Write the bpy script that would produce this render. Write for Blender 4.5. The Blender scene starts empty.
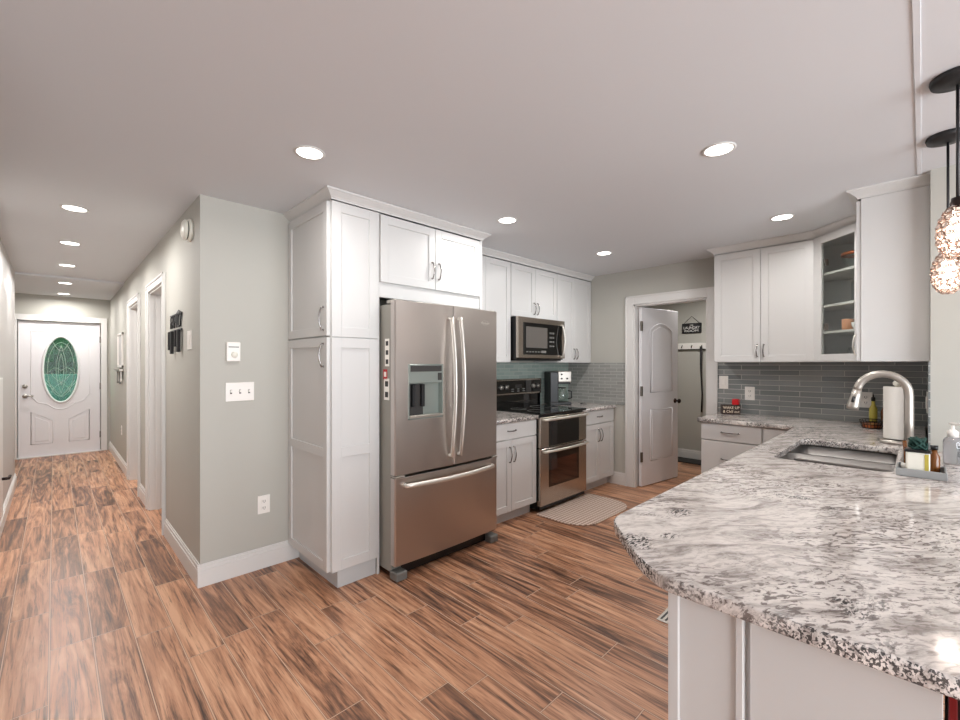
import bpy, bmesh, math, random
from mathutils import Vector, Matrix
R = math.radians
C = bpy.context.scene.collection
random.seed(4)

# ------------------------------------------------------------------ camera, world, light, exposure
FPX = 434.2
YAW = math.atan2(426, 434.2)          # view axis turned clockwise from +Y
cam_d = bpy.data.cameras.new('camera'); cam = bpy.data.objects.new('camera', cam_d); C.objects.link(cam)
cam.location = (0, 0, 1.385); cam.rotation_euler = (R(90), 0, -YAW)
cam_d.sensor_width = 36; cam_d.lens = 36*FPX/960; cam_d.shift_y = 4/960
cam_d.clip_start = 0.02; cam_d.clip_end = 200
bpy.context.scene.camera = cam

w = bpy.data.worlds.new('world'); bpy.context.scene.world = w; w.use_nodes = True
bg = w.node_tree.nodes['Background']; bg.inputs[0].default_value = (0.90, 0.95, 1.0, 1); bg.inputs[1].default_value = 12.0

vs = bpy.context.scene.view_settings
vs.view_transform = 'Standard'; vs.look = 'None'; vs.gamma = 1; vs.use_curve_mapping = False
vs.exposure = 0.03
CAN_POWER = 7.5
bpy.context.scene.cycles.max_bounces = 10
bpy.context.scene.cycles.diffuse_bounces = 6
bpy.context.scene.cycles.sample_clamp_indirect = 6
bpy.context.scene.cycles.caustics_reflective = False
bpy.context.scene.cycles.caustics_refractive = False

def portal(loc, rot, sx, sy):
    d = bpy.data.lights.new('window_portal', 'AREA'); d.shape = 'RECTANGLE'; d.size = sx; d.size_y = sy
    d.cycles.is_portal = True
    o = bpy.data.objects.new('window_portal', d); C.objects.link(o); o.location = loc; o.rotation_euler = rot
portal((0.4, -3.62, 1.15), (R(90), 0, 0), 4.6, 2.1)

# ------------------------------------------------------------------ material helpers
def srgb(r, g, b):
    f = lambda c: (c/255/12.92) if c/255 <= .04045 else ((c/255+.055)/1.055)**2.4
    return (f(r), f(g), f(b), 1)
def newmat(name):
    m = bpy.data.materials.new(name); m.use_nodes = True
    return m, m.node_tree.nodes, m.node_tree.links, m.node_tree.nodes['Principled BSDF']
def pset(b, **k):
    names = dict(col='Base Color', rough='Roughness', metal='Metallic', trans='Transmission Weight', ior='IOR', spec='Specular IOR Level',
                 emc='Emission Color', ems='Emission Strength', coat='Coat Weight', alpha='Alpha', aniso='Anisotropic')
    for a, v in k.items(): b.inputs[names[a]].default_value = v
def plain(name, col, rough=.5, metal=0, bump=0, bscale=200, var=0, **k):
    m, n, l, b = newmat(name); pset(b, col=col, rough=rough, metal=metal, **k)
    if var:
        tc = n.new('ShaderNodeTexCoord'); t = n.new('ShaderNodeTexNoise'); t.inputs['Scale'].default_value = 3; l.new(tc.outputs['Object'], t.inputs['Vector'])
        mx = n.new('ShaderNodeMix'); mx.data_type = 'RGBA'; mx.inputs[6].default_value = col
        mx.inputs[7].default_value = tuple(c*(1-var) for c in col[:3])+(1,)
        l.new(t.outputs['Fac'], mx.inputs[0]); l.new(mx.outputs[2], b.inputs['Base Color'])
    if bump:
        tc = n.new('ShaderNodeTexCoord'); t = n.new('ShaderNodeTexNoise'); t.inputs['Scale'].default_value = bscale; l.new(tc.outputs['Object'], t.inputs['Vector'])
        bp = n.new('ShaderNodeBump'); bp.inputs['Strength'].default_value = bump; bp.inputs['Distance'].default_value = .002
        l.new(t.outputs['Fac'], bp.inputs['Height']); l.new(bp.outputs['Normal'], b.inputs['Normal'])
    return m
def emit(name, col, s):
    m, n, l, b = newmat(name); pset(b, col=(0, 0, 0, 1), emc=col, ems=s); return m
def mth(n, l, op, a, b=None):
    t = n.new('ShaderNodeMath'); t.operation = op
    for i, v in enumerate((a, b)):
        if v is None: continue
        if isinstance(v, (int, float)): t.inputs[i].default_value = v
        else: l.new(v, t.inputs[i])
    return t.outputs[0]
def ramp(n, l, fac, stops):
    r = n.new('ShaderNodeValToRGB'); cr = r.color_ramp
    while len(cr.elements) < len(stops): cr.elements.new(.5)
    for e, (p, c) in zip(cr.elements, stops): e.position = p; e.color = c
    l.new(fac, r.inputs[0]); return r.outputs[0]
def mix(n, l, fac, a, b, mode='MIX'):
    m = n.new('ShaderNodeMix'); m.data_type = 'RGBA'; m.blend_type = mode
    for i, v in ((0, fac), (6, a), (7, b)):
        if isinstance(v, (int, float, tuple)): m.inputs[i].default_value = v
        else: l.new(v, m.inputs[i])
    return m.outputs[2]

def floor_mat():
    m, n, l, b = newmat('wood_look_plank_tile')
    g = n.new('ShaderNodeNewGeometry'); s = n.new('ShaderNodeSeparateXYZ'); l.new(g.outputs['Position'], s.inputs[0])
    PW, PL = .155, .93
    xr = mth(n, l, 'DIVIDE', mth(n, l, 'ADD', s.outputs[0], 20.011), PW)
    row = mth(n, l, 'FLOOR', xr); fx = mth(n, l, 'SUBTRACT', xr, row)
    wn = n.new('ShaderNodeTexWhiteNoise'); wn.noise_dimensions = '1D'; l.new(row, wn.inputs['W'])
    yr = mth(n, l, 'ADD', mth(n, l, 'DIVIDE', s.outputs[1], PL), mth(n, l, 'MULTIPLY', wn.outputs['Value'], 7.3))
    col = mth(n, l, 'FLOOR', yr); fy = mth(n, l, 'SUBTRACT', yr, col)
    cid = n.new('ShaderNodeCombineXYZ'); l.new(row, cid.inputs[0]); l.new(col, cid.inputs[1])
    wn2 = n.new('ShaderNodeTexWhiteNoise'); wn2.noise_dimensions = '2D'; l.new(cid.outputs[0], wn2.inputs['Vector'])
    # grout mask
    ex = mth(n, l, 'MULTIPLY', mth(n, l, 'MINIMUM', fx, mth(n, l, 'SUBTRACT', 1, fx)), PW)
    ey = mth(n, l, 'MULTIPLY', mth(n, l, 'MINIMUM', fy, mth(n, l, 'SUBTRACT', 1, fy)), PL)
    e = mth(n, l, 'MINIMUM', ex, ey); gm = mth(n, l, 'LESS_THAN', e, .0022)
    # grain vector: stretched along Y, shifted per plank
    off = mth(n, l, 'MULTIPLY', wn2.outputs['Value'], 37)
    gv = n.new('ShaderNodeCombineXYZ')
    l.new(mth(n, l, 'MULTIPLY', s.outputs[0], 12), gv.inputs[0]); l.new(mth(n, l, 'MULTIPLY', s.outputs[1], .95), gv.inputs[1]); l.new(off, gv.inputs[2])
    t1 = n.new('ShaderNodeTexNoise'); t1.inputs['Scale'].default_value = 1.0; t1.inputs['Detail'].default_value = 5; t1.inputs['Roughness'].default_value = .62; t1.inputs['Distortion'].default_value = 2.2
    l.new(gv.outputs[0], t1.inputs['Vector'])
    gv2 = n.new('ShaderNodeCombineXYZ')
    l.new(mth(n, l, 'MULTIPLY', s.outputs[0], 85), gv2.inputs[0]); l.new(mth(n, l, 'MULTIPLY', s.outputs[1], 3.2), gv2.inputs[1]); l.new(off, gv2.inputs[2])
    t2 = n.new('ShaderNodeTexNoise'); t2.inputs['Scale'].default_value = 1.0; t2.inputs['Detail'].default_value = 4; t2.inputs['Roughness'].default_value = .7
    l.new(gv2.outputs[0], t2.inputs['Vector'])
    shade = mth(n, l, 'ADD', mth(n, l, 'MULTIPLY', mth(n, l, 'SUBTRACT', wn2.outputs['Value'], .5), .13), mth(n, l, 'ADD', mth(n, l, 'MULTIPLY', t1.outputs['Fac'], .70), mth(n, l, 'MULTIPLY', t2.outputs['Fac'], .30)))
    c = ramp(n, l, shade, [(.34, srgb(76, 52, 40)), (.44, srgb(132, 92, 69)), (.53, srgb(182, 131, 99)), (.67, srgb(214, 166, 132))])
    # dark streaks
    st = ramp(n, l, t2.outputs['Fac'], [(.36, (1, 1, 1, 1)), (.45, (0, 0, 0, 1))])
    c2 = mix(n, l, mth(n, l, 'MULTIPLY', st, .55), c, srgb(58, 38, 30))
    dm = mth(n, l, 'LESS_THAN', e, .0042); c2 = mix(n, l, mth(n, l, 'MULTIPLY', dm, .6), c2, srgb(74, 50, 40))
    c3 = mix(n, l, gm, c2, srgb(200, 166, 140))
    l.new(c3, b.inputs['Base Color'])
    b.inputs['Specular IOR Level'].default_value = .5
    l.new(mth(n, l, 'ADD', mth(n, l, 'MULTIPLY', t2.outputs['Fac'], .2), .24), b.inputs['Roughness'])
    bp = n.new('ShaderNodeBump'); bp.inputs['Strength'].default_value = .25; bp.inputs['Distance'].default_value = .002
    l.new(mth(n, l, 'SUBTRACT', mth(n, l, 'MULTIPLY', t2.outputs['Fac'], .4), gm), bp.inputs['Height']); l.new(bp.outputs[0], b.inputs['Normal'])
    return m

def granite_mat():
    m, n, l, b = newmat('white_granite_grey_veins')
    g = n.new('ShaderNodeNewGeometry')
    mp = n.new('ShaderNodeMapping'); mp.inputs['Rotation'].default_value = (0, 0, R(38)); l.new(g.outputs['Position'], mp.inputs[0])
    # warp
    wz = n.new('ShaderNodeTexNoise'); wz.inputs['Scale'].default_value = 2.2; wz.inputs['Detail'].default_value = 2; l.new(mp.outputs[0], wz.inputs['Vector'])
    va = n.new('ShaderNodeVectorMath'); va.operation = 'MULTIPLY_ADD'; l.new(wz.outputs['Color'], va.inputs[0]); va.inputs[1].default_value = (.16, .20, .2); l.new(mp.outputs[0], va.inputs[2])
    mp2 = n.new('ShaderNodeMapping'); mp2.inputs['Scale'].default_value = (5, 17, 11); l.new(va.outputs[0], mp2.inputs[0])
    v1 = n.new('ShaderNodeTexNoise'); v1.inputs['Scale'].default_value = 1.3; v1.inputs['Detail'].default_value = 7; v1.inputs['Roughness'].default_value = .66; v1.inputs['Distortion'].default_value = .5
    l.new(mp2.outputs[0], v1.inputs['Vector'])
    mp3 = n.new('ShaderNodeMapping'); mp3.inputs['Scale'].default_value = (25, 60, 55); l.new(va.outputs[0], mp3.inputs[0])
    v2 = n.new('ShaderNodeTexNoise'); v2.inputs['Scale'].default_value = 1.5; v2.inputs['Detail'].default_value = 6; v2.inputs['Roughness'].default_value = .62; v2.inputs['Distortion'].default_value = .6; l.new(mp3.outputs[0], v2.inputs['Vector'])
    big = n.new('ShaderNodeTexNoise'); big.inputs['Scale'].default_value = 2.6; big.inputs['Detail'].default_value = 3; l.new(va.outputs[0], big.inputs['Vector'])
    base = ramp(n, l, v1.outputs['Fac'], [(.34, srgb(150, 141, 136)), (.43, srgb(192, 184, 178)), (.52, srgb(222, 214, 208)), (.66, srgb(232, 225, 218))])
    # fine grey-brown veining, stronger in patches
    fine = ramp(n, l, v2.outputs['Fac'], [(.42, (1, 1, 1, 1)), (.49, (0, 0, 0, 1))])
    zone = ramp(n, l, big.outputs['Fac'], [(.40, (.22, .22, .22, 1)), (.56, (1, 1, 1, 1))])
    c = mix(n, l, mth(n, l, 'MULTIPLY', mth(n, l, 'MULTIPLY', fine, zone), .85), base, srgb(98, 86, 82))
    # dark flecks
    vo = n.new('ShaderNodeTexNoise'); vo.inputs['Scale'].default_value = 1; vo.inputs['Detail'].default_value = 4; vo.inputs['Distortion'].default_value = .5
    mp4 = n.new('ShaderNodeMapping'); mp4.inputs['Rotation'].default_value = (R(35), R(20), R(30)); mp4.inputs['Scale'].default_value = (75, 190, 160); l.new(g.outputs['Position'], mp4.inputs[0]); l.new(mp4.outputs[0], vo.inputs['Vector'])
    fl = ramp(n, l, vo.outputs['Fac'], [(.49, (0, 0, 0, 1)), (.54, (1, 1, 1, 1))])
    z2n = n.new('ShaderNodeTexNoise'); z2n.inputs['Scale'].default_value = 5.5; z2n.inputs['Detail'].default_value = 2; l.new(va.outputs[0], z2n.inputs['Vector'])
    z2 = ramp(n, l, z2n.outputs['Fac'], [(.64, (0, 0, 0, 1)), (.70, (1, 1, 1, 1))])
    # the sawn edge shows more dark crystals than the polished top
    sn = n.new('ShaderNodeSeparateXYZ'); l.new(g.outputs['True Normal'], sn.inputs[0])
    side = mth(n, l, 'SUBTRACT', 1, mth(n, l, 'GREATER_THAN', mth(n, l, 'ABSOLUTE', sn.outputs[2]), .8))
    zz = ramp(n, l, z2n.outputs['Fac'], [(.38, (0, 0, 0, 1)), (.52, (1, 1, 1, 1))])
    zall = mth(n, l, 'MAXIMUM', z2, mth(n, l, 'MULTIPLY', side, zz))
    c = mix(n, l, mth(n, l, 'MULTIPLY', mth(n, l, 'MULTIPLY', fl, zall), .9), c, srgb(40, 38, 40))
    l.new(c, b.inputs['Base Color']); pset(b, rough=.09, spec=.5)
    return m

def tile_mat(name, c1, c2, grout, axis, bw=.30, bh=.0385):
    m, n, l, b = newmat(name)
    g = n.new('ShaderNodeNewGeometry'); s = n.new('ShaderNodeSeparateXYZ'); l.new(g.outputs['Position'], s.inputs[0])
    cv = n.new('ShaderNodeCombineXYZ'); l.new(s.outputs[axis], cv.inputs[0]); l.new(mth(n, l, 'SUBTRACT', s.outputs[2], .915), cv.inputs[1])
    br = n.new('ShaderNodeTexBrick'); l.new(cv.outputs[0], br.inputs['Vector'])
    for k, v in (('Scale', 1), ('Brick Width', bw), ('Row Height', bh), ('Mortar Size', .0022), ('Mortar Smooth', .1), ('Bias', 0)): br.inputs[k].default_value = v
    br.inputs['Color1'].default_value = c1; br.inputs['Color2'].default_value = c2; br.inputs['Mortar'].default_value = grout
    l.new(br.outputs['Color'], b.inputs['Base Color'])
    l.new(mth(n, l, 'ADD', mth(n, l, 'MULTIPLY', br.outputs['Fac'], .5), .07), b.inputs['Roughness'])
    bp = n.new('ShaderNodeBump'); bp.inputs['Strength'].default_value = .5; bp.inputs['Distance'].default_value = .0015
    nz = n.new('ShaderNodeTexNoise'); nz.inputs['Scale'].default_value = 14; l.new(g.outputs['Position'], nz.inputs['Vector'])
    l.new(mth(n, l, 'SUBTRACT', mth(n, l, 'MULTIPLY', nz.outputs['Fac'], .8), br.outputs['Fac']), bp.inputs['Height']); l.new(bp.outputs[0], b.inputs['Normal'])
    return m

def steel_mat(name, col, rough, vertical=True, wob=.35):
    m, n, l, b = newmat(name); pset(b, col=col, metal=1, rough=rough)
    tc = n.new('ShaderNodeTexCoord'); mp = n.new('ShaderNodeMapping'); mp.inputs['Scale'].default_value = (300, 300, 5) if vertical else (260, 260, 6)
    l.new(tc.outputs['Object'], mp.inputs[0])
    t = n.new('ShaderNodeTexNoise'); t.inputs['Scale'].default_value = 1; t.inputs['Detail'].default_value = 3; l.new(mp.outputs[0], t.inputs['Vector'])
    l.new(mth(n, l, 'ADD', mth(n, l, 'MULTIPLY', t.outputs['Fac'], .04), rough-.02), b.inputs['Roughness'])
    t2 = n.new('ShaderNodeTexNoise'); t2.inputs['Scale'].default_value = 2.2; l.new(tc.outputs['Object'], t2.inputs['Vector'])
    bp = n.new('ShaderNodeBump'); bp.inputs['Strength'].default_value = wob; bp.inputs['Distance'].default_value = .03
    l.new(t2.outputs['Fac'], bp.inputs['Height']); l.new(bp.outputs[0], b.inputs['Normal'])
    return m

def foliage_mat():
    m, n, l, b = newmat('hedge_leaves'); pset(b, rough=.7)
    tc = n.new('ShaderNodeTexCoord'); t = n.new('ShaderNodeTexNoise'); t.inputs['Scale'].default_value = 9; t.inputs['Detail'].default_value = 6; l.new(tc.outputs['Object'], t.inputs['Vector'])
    l.new(ramp(n, l, t.outputs['Fac'], [(.35, srgb(3, 14, 5)), (.5, srgb(6, 34, 12)), (.68, srgb(20, 62, 26))]), b.inputs['Base Color'])
    return m

M = dict(
    wall=plain('greige_wall_paint', srgb(181, 179, 171), .62, bump=.08, bscale=320),
    hallwall=plain('wall_paint_light_tinted', srgb(188, 185, 182), .45, bump=.08, bscale=320),  # wall paint with the hall's pinker light put into its colour
    ceil=plain('ceiling_paint', srgb(213, 215, 218), .9, bump=.06, bscale=250),
    trim=plain('white_trim_paint', srgb(218, 216, 213), .35),
    cab=plain('white_cabinet_paint', srgb(208, 207, 205), .34),
    toe=plain('toe_kick_paint', srgb(196, 198, 198), .5),
    door=plain('white_door_paint', srgb(226, 224, 226), .38),
    floor=floor_mat(), granite=granite_mat(),
    tileL=tile_mat('glass_tile_lit_tone', srgb(158, 172, 164), srgb(142, 158, 150), srgb(176, 180, 174), 0, .15, .0385),  # same glass tile on every wall; brighter light put into the colour here
    tileR=tile_mat('glass_tile_shaded_tone', srgb(146, 149, 147), srgb(108, 113, 114), srgb(196, 194, 188), 1, .30, .046),  # same tile, under-cabinet shade put into its colour
    tileM=tile_mat('glass_tile_mid_tone', srgb(160, 160, 156), srgb(146, 147, 143), srgb(184, 182, 176), 1, .15, .0385),  # same tile again, in-between lighting put into its colour
    tileE=tile_mat('glass_tile_shaded_tone_side', srgb(146, 149, 147), srgb(108, 113, 114), srgb(196, 194, 188), 0, .30, .046),  # shaded tile colour as in tileR, laid out for the side wall
    steel=steel_mat('stainless_brushed', srgb(194, 186, 180), .30, wob=.12),
    steelH=steel_mat('stainless_range', srgb(188, 178, 168), .25, wob=.1),
    handle=plain('satin_handle_metal', srgb(228, 224, 216), .42, .85),
    nickel=plain('brushed_nickel', srgb(186, 180, 172), .38, .9),
    pull=plain('chrome_pull', srgb(150, 146, 144), .22, 1),
    dark=plain('black_plastic', srgb(12, 12, 13), .35),
    gloss=plain('black_glass', srgb(10, 10, 11), .04, spec=.7),
    greyside=plain('fridge_side_grey', srgb(150, 147, 138), .45),
    greypl=plain('grey_plastic', srgb(150, 158, 152), .3, metal=.5),
    foot=plain('grey_foot_plastic', srgb(112, 112, 108), .5),
    bronze=plain('dark_bronze', srgb(52, 42, 38), .35, .8),
    hinge=plain('hinge_nickel', srgb(120, 112, 104), .35, 1),
    sink=plain('sink_steel', srgb(160, 156, 152), .30, .85),
    plate=plain('white_plastic_plate', srgb(236, 232, 226), .35),
    slot=plain('slot_dark', srgb(50, 48, 46), .5),
    paper=plain('paper_white', srgb(240, 236, 228), .8, bump=.3, bscale=120),
    red=plain('red_plastic', srgb(190, 18, 26), .3),
    redw=plain('dark_red_lacquer', srgb(112, 6, 14), .35),
    signwood=plain('dark_sign_wood', srgb(54, 34, 26), .6, var=.4),
    black=plain('matte_black_metal', srgb(24, 24, 26), .45),
    cream=plain('cream_lettering', srgb(232, 214, 190), .6),
    white=plain('white_lettering', srgb(236, 236, 232), .6),
    yellow=plain('yellow_soap', srgb(188, 172, 72), .35),
    soapw=plain('ivory_plastic', srgb(234, 232, 220), .35),
    amber=plain('amber_glass', srgb(112, 66, 26), .15),
    green=plain('dark_green_scrub', srgb(24, 60, 52), .8, bump=.8, bscale=90),
    clearpl=plain('clear_grey_plastic', srgb(214, 216, 220), .10, trans=.8),
    blue=plain('blue_grey_label', srgb(110, 130, 150), .5),
    stone=plain('grey_tray_stone', srgb(150, 152, 152), .4),
    copper=plain('copper_rim', srgb(196, 116, 76), .3, .7),
    orange=plain('terracotta_cup', srgb(206, 140, 96), .5),
    ceramic=plain('white_ceramic', srgb(232, 230, 226), .2),
    cabin=plain('cabinet_inside', srgb(206, 202, 196), .5),
    strap=plain('black_strap', srgb(28, 26, 26), .7),
    doormat_k=plain('dark_mat_rubber', srgb(40, 36, 34), .8),
    foliage=foliage_mat(), lawn=plain('front_path', srgb(40, 46, 56), .8),
    lens=emit('lit_can_lens', (1, .95, .88, 1), 9),
    bulb=emit('lit_bulb', (1, .84, .70, 1), 4),
    display=emit('oven_display', (.6, .8, 1, 1), .6),
    lead=plain('lead_came', srgb(188, 186, 180), .3, .8),
)
def glass_mat(name, col, rough=0.0, ior=1.45, alpha_mix=None):
    m, n, l, b = newmat(name)
    if alpha_mix is None:
        pset(b, col=col, rough=rough, trans=1, ior=ior)
    else:
        tr = n.new('ShaderNodeBsdfTransparent'); tr.inputs[0].default_value = col
        gl = n.new('ShaderNodeBsdfGlossy'); gl.inputs['Roughness'].default_value = rough
        mx = n.new('ShaderNodeMixShader'); mx.inputs[0].default_value = alpha_mix
        l.new(tr.outputs[0], mx.inputs[1]); l.new(gl.outputs[0], mx.inputs[2]); l.new(mx.outputs[0], n['Material Output'].inputs[0])
    return m
M['clear'] = glass_mat('clear_pane', (.93, .95, .94, 1), .02, alpha_mix=.07)
M['ovenglass'] = glass_mat('oven_window', (.55, .5, .45, 1), .03, alpha_mix=.16)
M['leaded'] = glass_mat('leaded_glass', (.30, .58, .40, 1), .08, alpha_mix=.012)
M['bead'] = plain('crystal_bead', srgb(252, 236, 226), .06, trans=.6, ior=1.5)
M['frame'] = plain('copper_bead_frame', srgb(128, 98, 84), .35, .8)

def mat_woven():
    m, n, l, b = newmat('woven_beige_mat'); pset(b, rough=.9)
    g = n.new('ShaderNodeNewGeometry'); mp = n.new('ShaderNodeMapping'); mp.inputs['Rotation'].default_value = (0, 0, R(45)); l.new(g.outputs['Position'], mp.inputs[0])
    ck = n.new('ShaderNodeTexChecker'); ck.inputs['Scale'].default_value = 42; ck.inputs['Color1'].default_value = srgb(206, 186, 172); ck.inputs['Color2'].default_value = srgb(158, 134, 120)
    l.new(mp.outputs[0], ck.inputs['Vector']); l.new(ck.outputs[0], b.inputs['Base Color'])
    return m
M['mat'] = mat_woven()

# ------------------------------------------------------------------ geometry helpers
class G:
    def __init__(s): s.bm = bmesh.new()
    def _merge(s, b, mtx=None):
        if mtx is not None: bmesh.ops.transform(b, matrix=mtx, verts=b.verts)
        me = bpy.data.meshes.new('tmp'); b.to_mesh(me); b.free(); s.bm.from_mesh(me); bpy.data.meshes.remove(me); return s
    def box(s, x0, x1, y0, y1, z0, z1, bev=0, seg=1, mtx=None):
        b = bmesh.new(); bmesh.ops.create_cube(b, size=1)
        for v in b.verts: v.co = ((x0+x1)/2+v.co.x*(x1-x0), (y0+y1)/2+v.co.y*(y1-y0), (z0+z1)/2+v.co.z*(z1-z0))
        if bev: bmesh.ops.bevel(b, geom=list(b.edges), offset=bev, segments=seg, profile=.5, affect='EDGES')
        return s._merge(b, mtx)
    def tube(s, pts, r, n=10, closed=False, flat=1.0, mtx=None):
        b = bmesh.new(); pts = [Vector(p) for p in pts]; N = len(pts); rs = r if isinstance(r, (list, tuple)) else [r]*N
        rings = []; up = None
        for i, p in enumerate(pts):
            if closed: t = (pts[(i+1) % N]-pts[i-1])
            else: t = pts[min(i+1, N-1)]-pts[max(i-1, 0)]
            t.normalize()
            if up is None:
                up = Vector((0, 0, 1)) if abs(t.z) < .9 else Vector((1, 0, 0))
            a = up-t*up.dot(t)
            if a.length < 1e-6: a = t.orthogonal()
            a.normalize(); c = t.cross(a); up = a
            rings.append([b.verts.new(p+a*math.cos(2*math.pi*k/n)*rs[i]*flat+c*math.sin(2*math.pi*k/n)*rs[i]) for k in range(n)])
        rng = range(N if closed else N-1)
        for i in rng:
            q, w2 = rings[i], rings[(i+1) % N]
            for k in range(n):
                f = b.faces.new((q[k], q[(k+1) % n], w2[(k+1) % n], w2[k])); f.smooth = True
        if not closed:
            b.faces.new(rings[0][::-1]); b.faces.new(rings[-1])
        bmesh.ops.recalc_face_normals(b, faces=b.faces)
        return s._merge(b, mtx)
    def lathe(s, prof, n=28, c=(0, 0, 0), smooth=True, mtx=None):
        b = bmesh.new(); rings = []
        for r, z in prof:
            if r < 1e-5: rings.append([b.verts.new((c[0], c[1], c[2]+z))])
            else: rings.append([b.verts.new((c[0]+r*math.cos(2*math.pi*k/n), c[1]+r*math.sin(2*math.pi*k/n), c[2]+z)) for k in range(n)])
        for q, w2 in zip(rings, rings[1:]):
            for k in range(n):
                k2 = (k+1) % n
                vs_ = [q[0]] if len(q) == 1 else [q[k], q[k2]]
                ws_ = [w2[0]] if len(w2) == 1 else [w2[k2], w2[k]]
                if len(vs_)+len(ws_) >= 3:
                    f = b.faces.new(vs_+ws_); f.smooth = smooth
        bmesh.ops.recalc_face_normals(b, faces=b.faces)
        return s._merge(b, mtx)
    def prism(s, pts, z0, z1, bev=0, seg=2, mtx=None, smooth=False):
        b = bmesh.new(); lo = [b.verts.new((x, y, z0)) for x, y in pts]; hi = [b.verts.new((x, y, z1)) for x, y in pts]; N = len(pts)
        b.faces.new(lo[::-1]); top = b.faces.new(hi)
        for i in range(N):
            f = b.faces.new((lo[i], lo[(i+1) % N], hi[(i+1) % N], hi[i])); f.smooth = smooth
        bmesh.ops.recalc_face_normals(b, faces=b.faces)
        if bev:
            ed = [e for e in b.edges if abs(e.verts[0].co.z-e.verts[1].co.z) < 1e-6]
            bmesh.ops.bevel(b, geom=ed, offset=bev, segments=seg, profile=.5, affect='EDGES')
        return s._merge(b, mtx)
    def sphere(s, c, r, sc=(1, 1, 1), u=16, v=10):
        b = bmesh.new(); bmesh.ops.create_uvsphere(b, u_segments=u, v_segments=v, radius=r)
        for f in b.faces: f.smooth = True
        return s._merge(b, Matrix.Translation(c) @ Matrix.Diagonal((*sc, 1)))
    def text(s, txt, size, mtx, depth=.001, width=None):
        cu = bpy.data.curves.new('t', 'FONT'); cu.body = txt; cu.size = size; cu.extrude = depth; cu.align_x = 'CENTER'; cu.align_y = 'CENTER'
        o = bpy.data.objects.new('t', cu); C.objects.link(o); bpy.context.view_layer.update()
        dg = bpy.context.evaluated_depsgraph_get(); me = bpy.data.meshes.new_from_object(o.evaluated_get(dg))
        b = bmesh.new(); b.from_mesh(me); bpy.data.meshes.remove(me); bpy.data.objects.remove(o); bpy.data.curves.remove(cu)
        if width:
            xs = [v.co.x for v in b.verts]; k = width/(max(xs)-min(xs))
            for v in b.verts: v.co.x *= k
        return s._merge(b, mtx)
    def done(s, name, mat, parent=None, loc=None):
        me = bpy.data.meshes.new(name); s.bm.to_mesh(me); s.bm.free(); me.materials.append(M[mat] if isinstance(mat, str) else mat)
        o = bpy.data.objects.new(name, me); C.objects.link(o)
        if parent: o.parent = parent
        if loc: o.location = loc
        return o
def thing(name, label, cat, loc=(0, 0, 0), rot=0, group=None):
    o = bpy.data.objects.new(name, None); o.empty_display_size = .1; C.objects.link(o); o.location = loc; o.rotation_euler = (0, 0, rot)
    return tag(o, label, cat, group)
def tag(o, label, cat, group=None):
    o['label'] = label; o['category'] = cat
    if group: o['group'] = group
    return o
def struct(g, name, mat, parent=None):
    o = g.done(name, mat, parent)
    if parent is None: o['kind'] = 'structure'
    return o
def cut(o, *boxes):
    """cut boxes (x0,x1,y0,y1,z0,z1) out of a mesh object"""
    for bx in boxes:
        c = G().box(*bx).done('cutter', 'dark'); m = o.modifiers.new('b', 'BOOLEAN'); m.operation = 'DIFFERENCE'; m.solver = 'EXACT'; m.object = c
        bpy.context.view_layer.update(); c.matrix_world = o.matrix_world.copy(); bpy.context.view_layer.update()
        dg = bpy.context.evaluated_depsgraph_get(); me = bpy.data.meshes.new_from_object(o.evaluated_get(dg)); o.modifiers.clear(); old = o.data; o.data = me
        bpy.data.objects.remove(c)
    return o
TO_NX = Matrix.Rotation(R(-90), 4, 'Z')        # local -y front turned to face -x
def upright(x, y, z, rotz=0):                  # text in XY plane stood up facing local -y
    return Matrix.Translation((x, y, z)) @ Matrix.Rotation(rotz, 4, 'Z') @ Matrix.Rotation(R(90), 4, 'X')
def copy_tree(o, loc, label=None, group=None):
    c = o.copy(); C.objects.link(c); c.location = loc
    if label: c['label'] = label
    if group: c['group'] = group
    def sub(a, b):
        for ch in a.children:
            d = ch.copy(); C.objects.link(d); d.parent = b; sub(ch, d)
    sub(o, c); return c

# ------------------------------------------------------------------ the setting
H = 2.44; FH = 2.415
HX = .648; WX = 4.65; KY = 3.145; EY = 9.2; LX = -.32; SY = -.03
struct(G().box(-3.5, 6.8, -3.8, 9.4, -.1, 0), 'floor', 'floor')
struct(G().box(-3.5, 6.8, -3.8, 7.25, H, H+.12), 'ceiling', 'ceil')
struct(G().box(-1.5, 2.5, 7.25, 9.4, FH, H+.12), 'ceiling_foyer', 'ceil')
def wall(name, mat, bx, *holes):
    o = struct(G().box(*bx), name, mat)
    return cut(o, *holes) if holes else o
O1 = (4.37, 5.13); O2 = (5.80, 6.62)
wall('wall_hall_right', 'wall', (HX, HX+.10, KY, EY, 0, H), (HX-.1, HX+.2, O1[0], O1[1], -.1, 2.06), (HX-.1, HX+.2, O2[0], O2[1], -.1, 2.06))
wall('wall_kitchen_left', 'wall', (HX+.10, WX, KY, KY+.10, 0, H))
OD = (1.50, 2.27)
wall('wall_kitchen_far', 'wall', (WX, WX+.12, SY-.14, KY+.1, 0, H), (WX-.1, WX+.2, OD[0], OD[1], -.1, 2.05))
wall('wall_kitchen_right', 'wall', (3.40, WX, SY-.14, SY, 0, H))
wall('wall_hall_left', 'hallwall', (LX-.12, LX, 1.2, 7.25, 0, H))
wall('wall_foyer_left', 'hallwall', (-1.4, -1.3, 7.2, EY+.1, 0, H))
wall('wall_foyer_near', 'hallwall', (-1.4, LX-.12, 7.13, 7.25, 0, H))
DX = (-.375, .525)
wall('wall_front', 'wall', (-1.4, 2.5, EY, EY+.14, 0, H), (DX[0]-.01, DX[1]+.01, EY-.1, EY+.3, -.1, 2.03))
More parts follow.
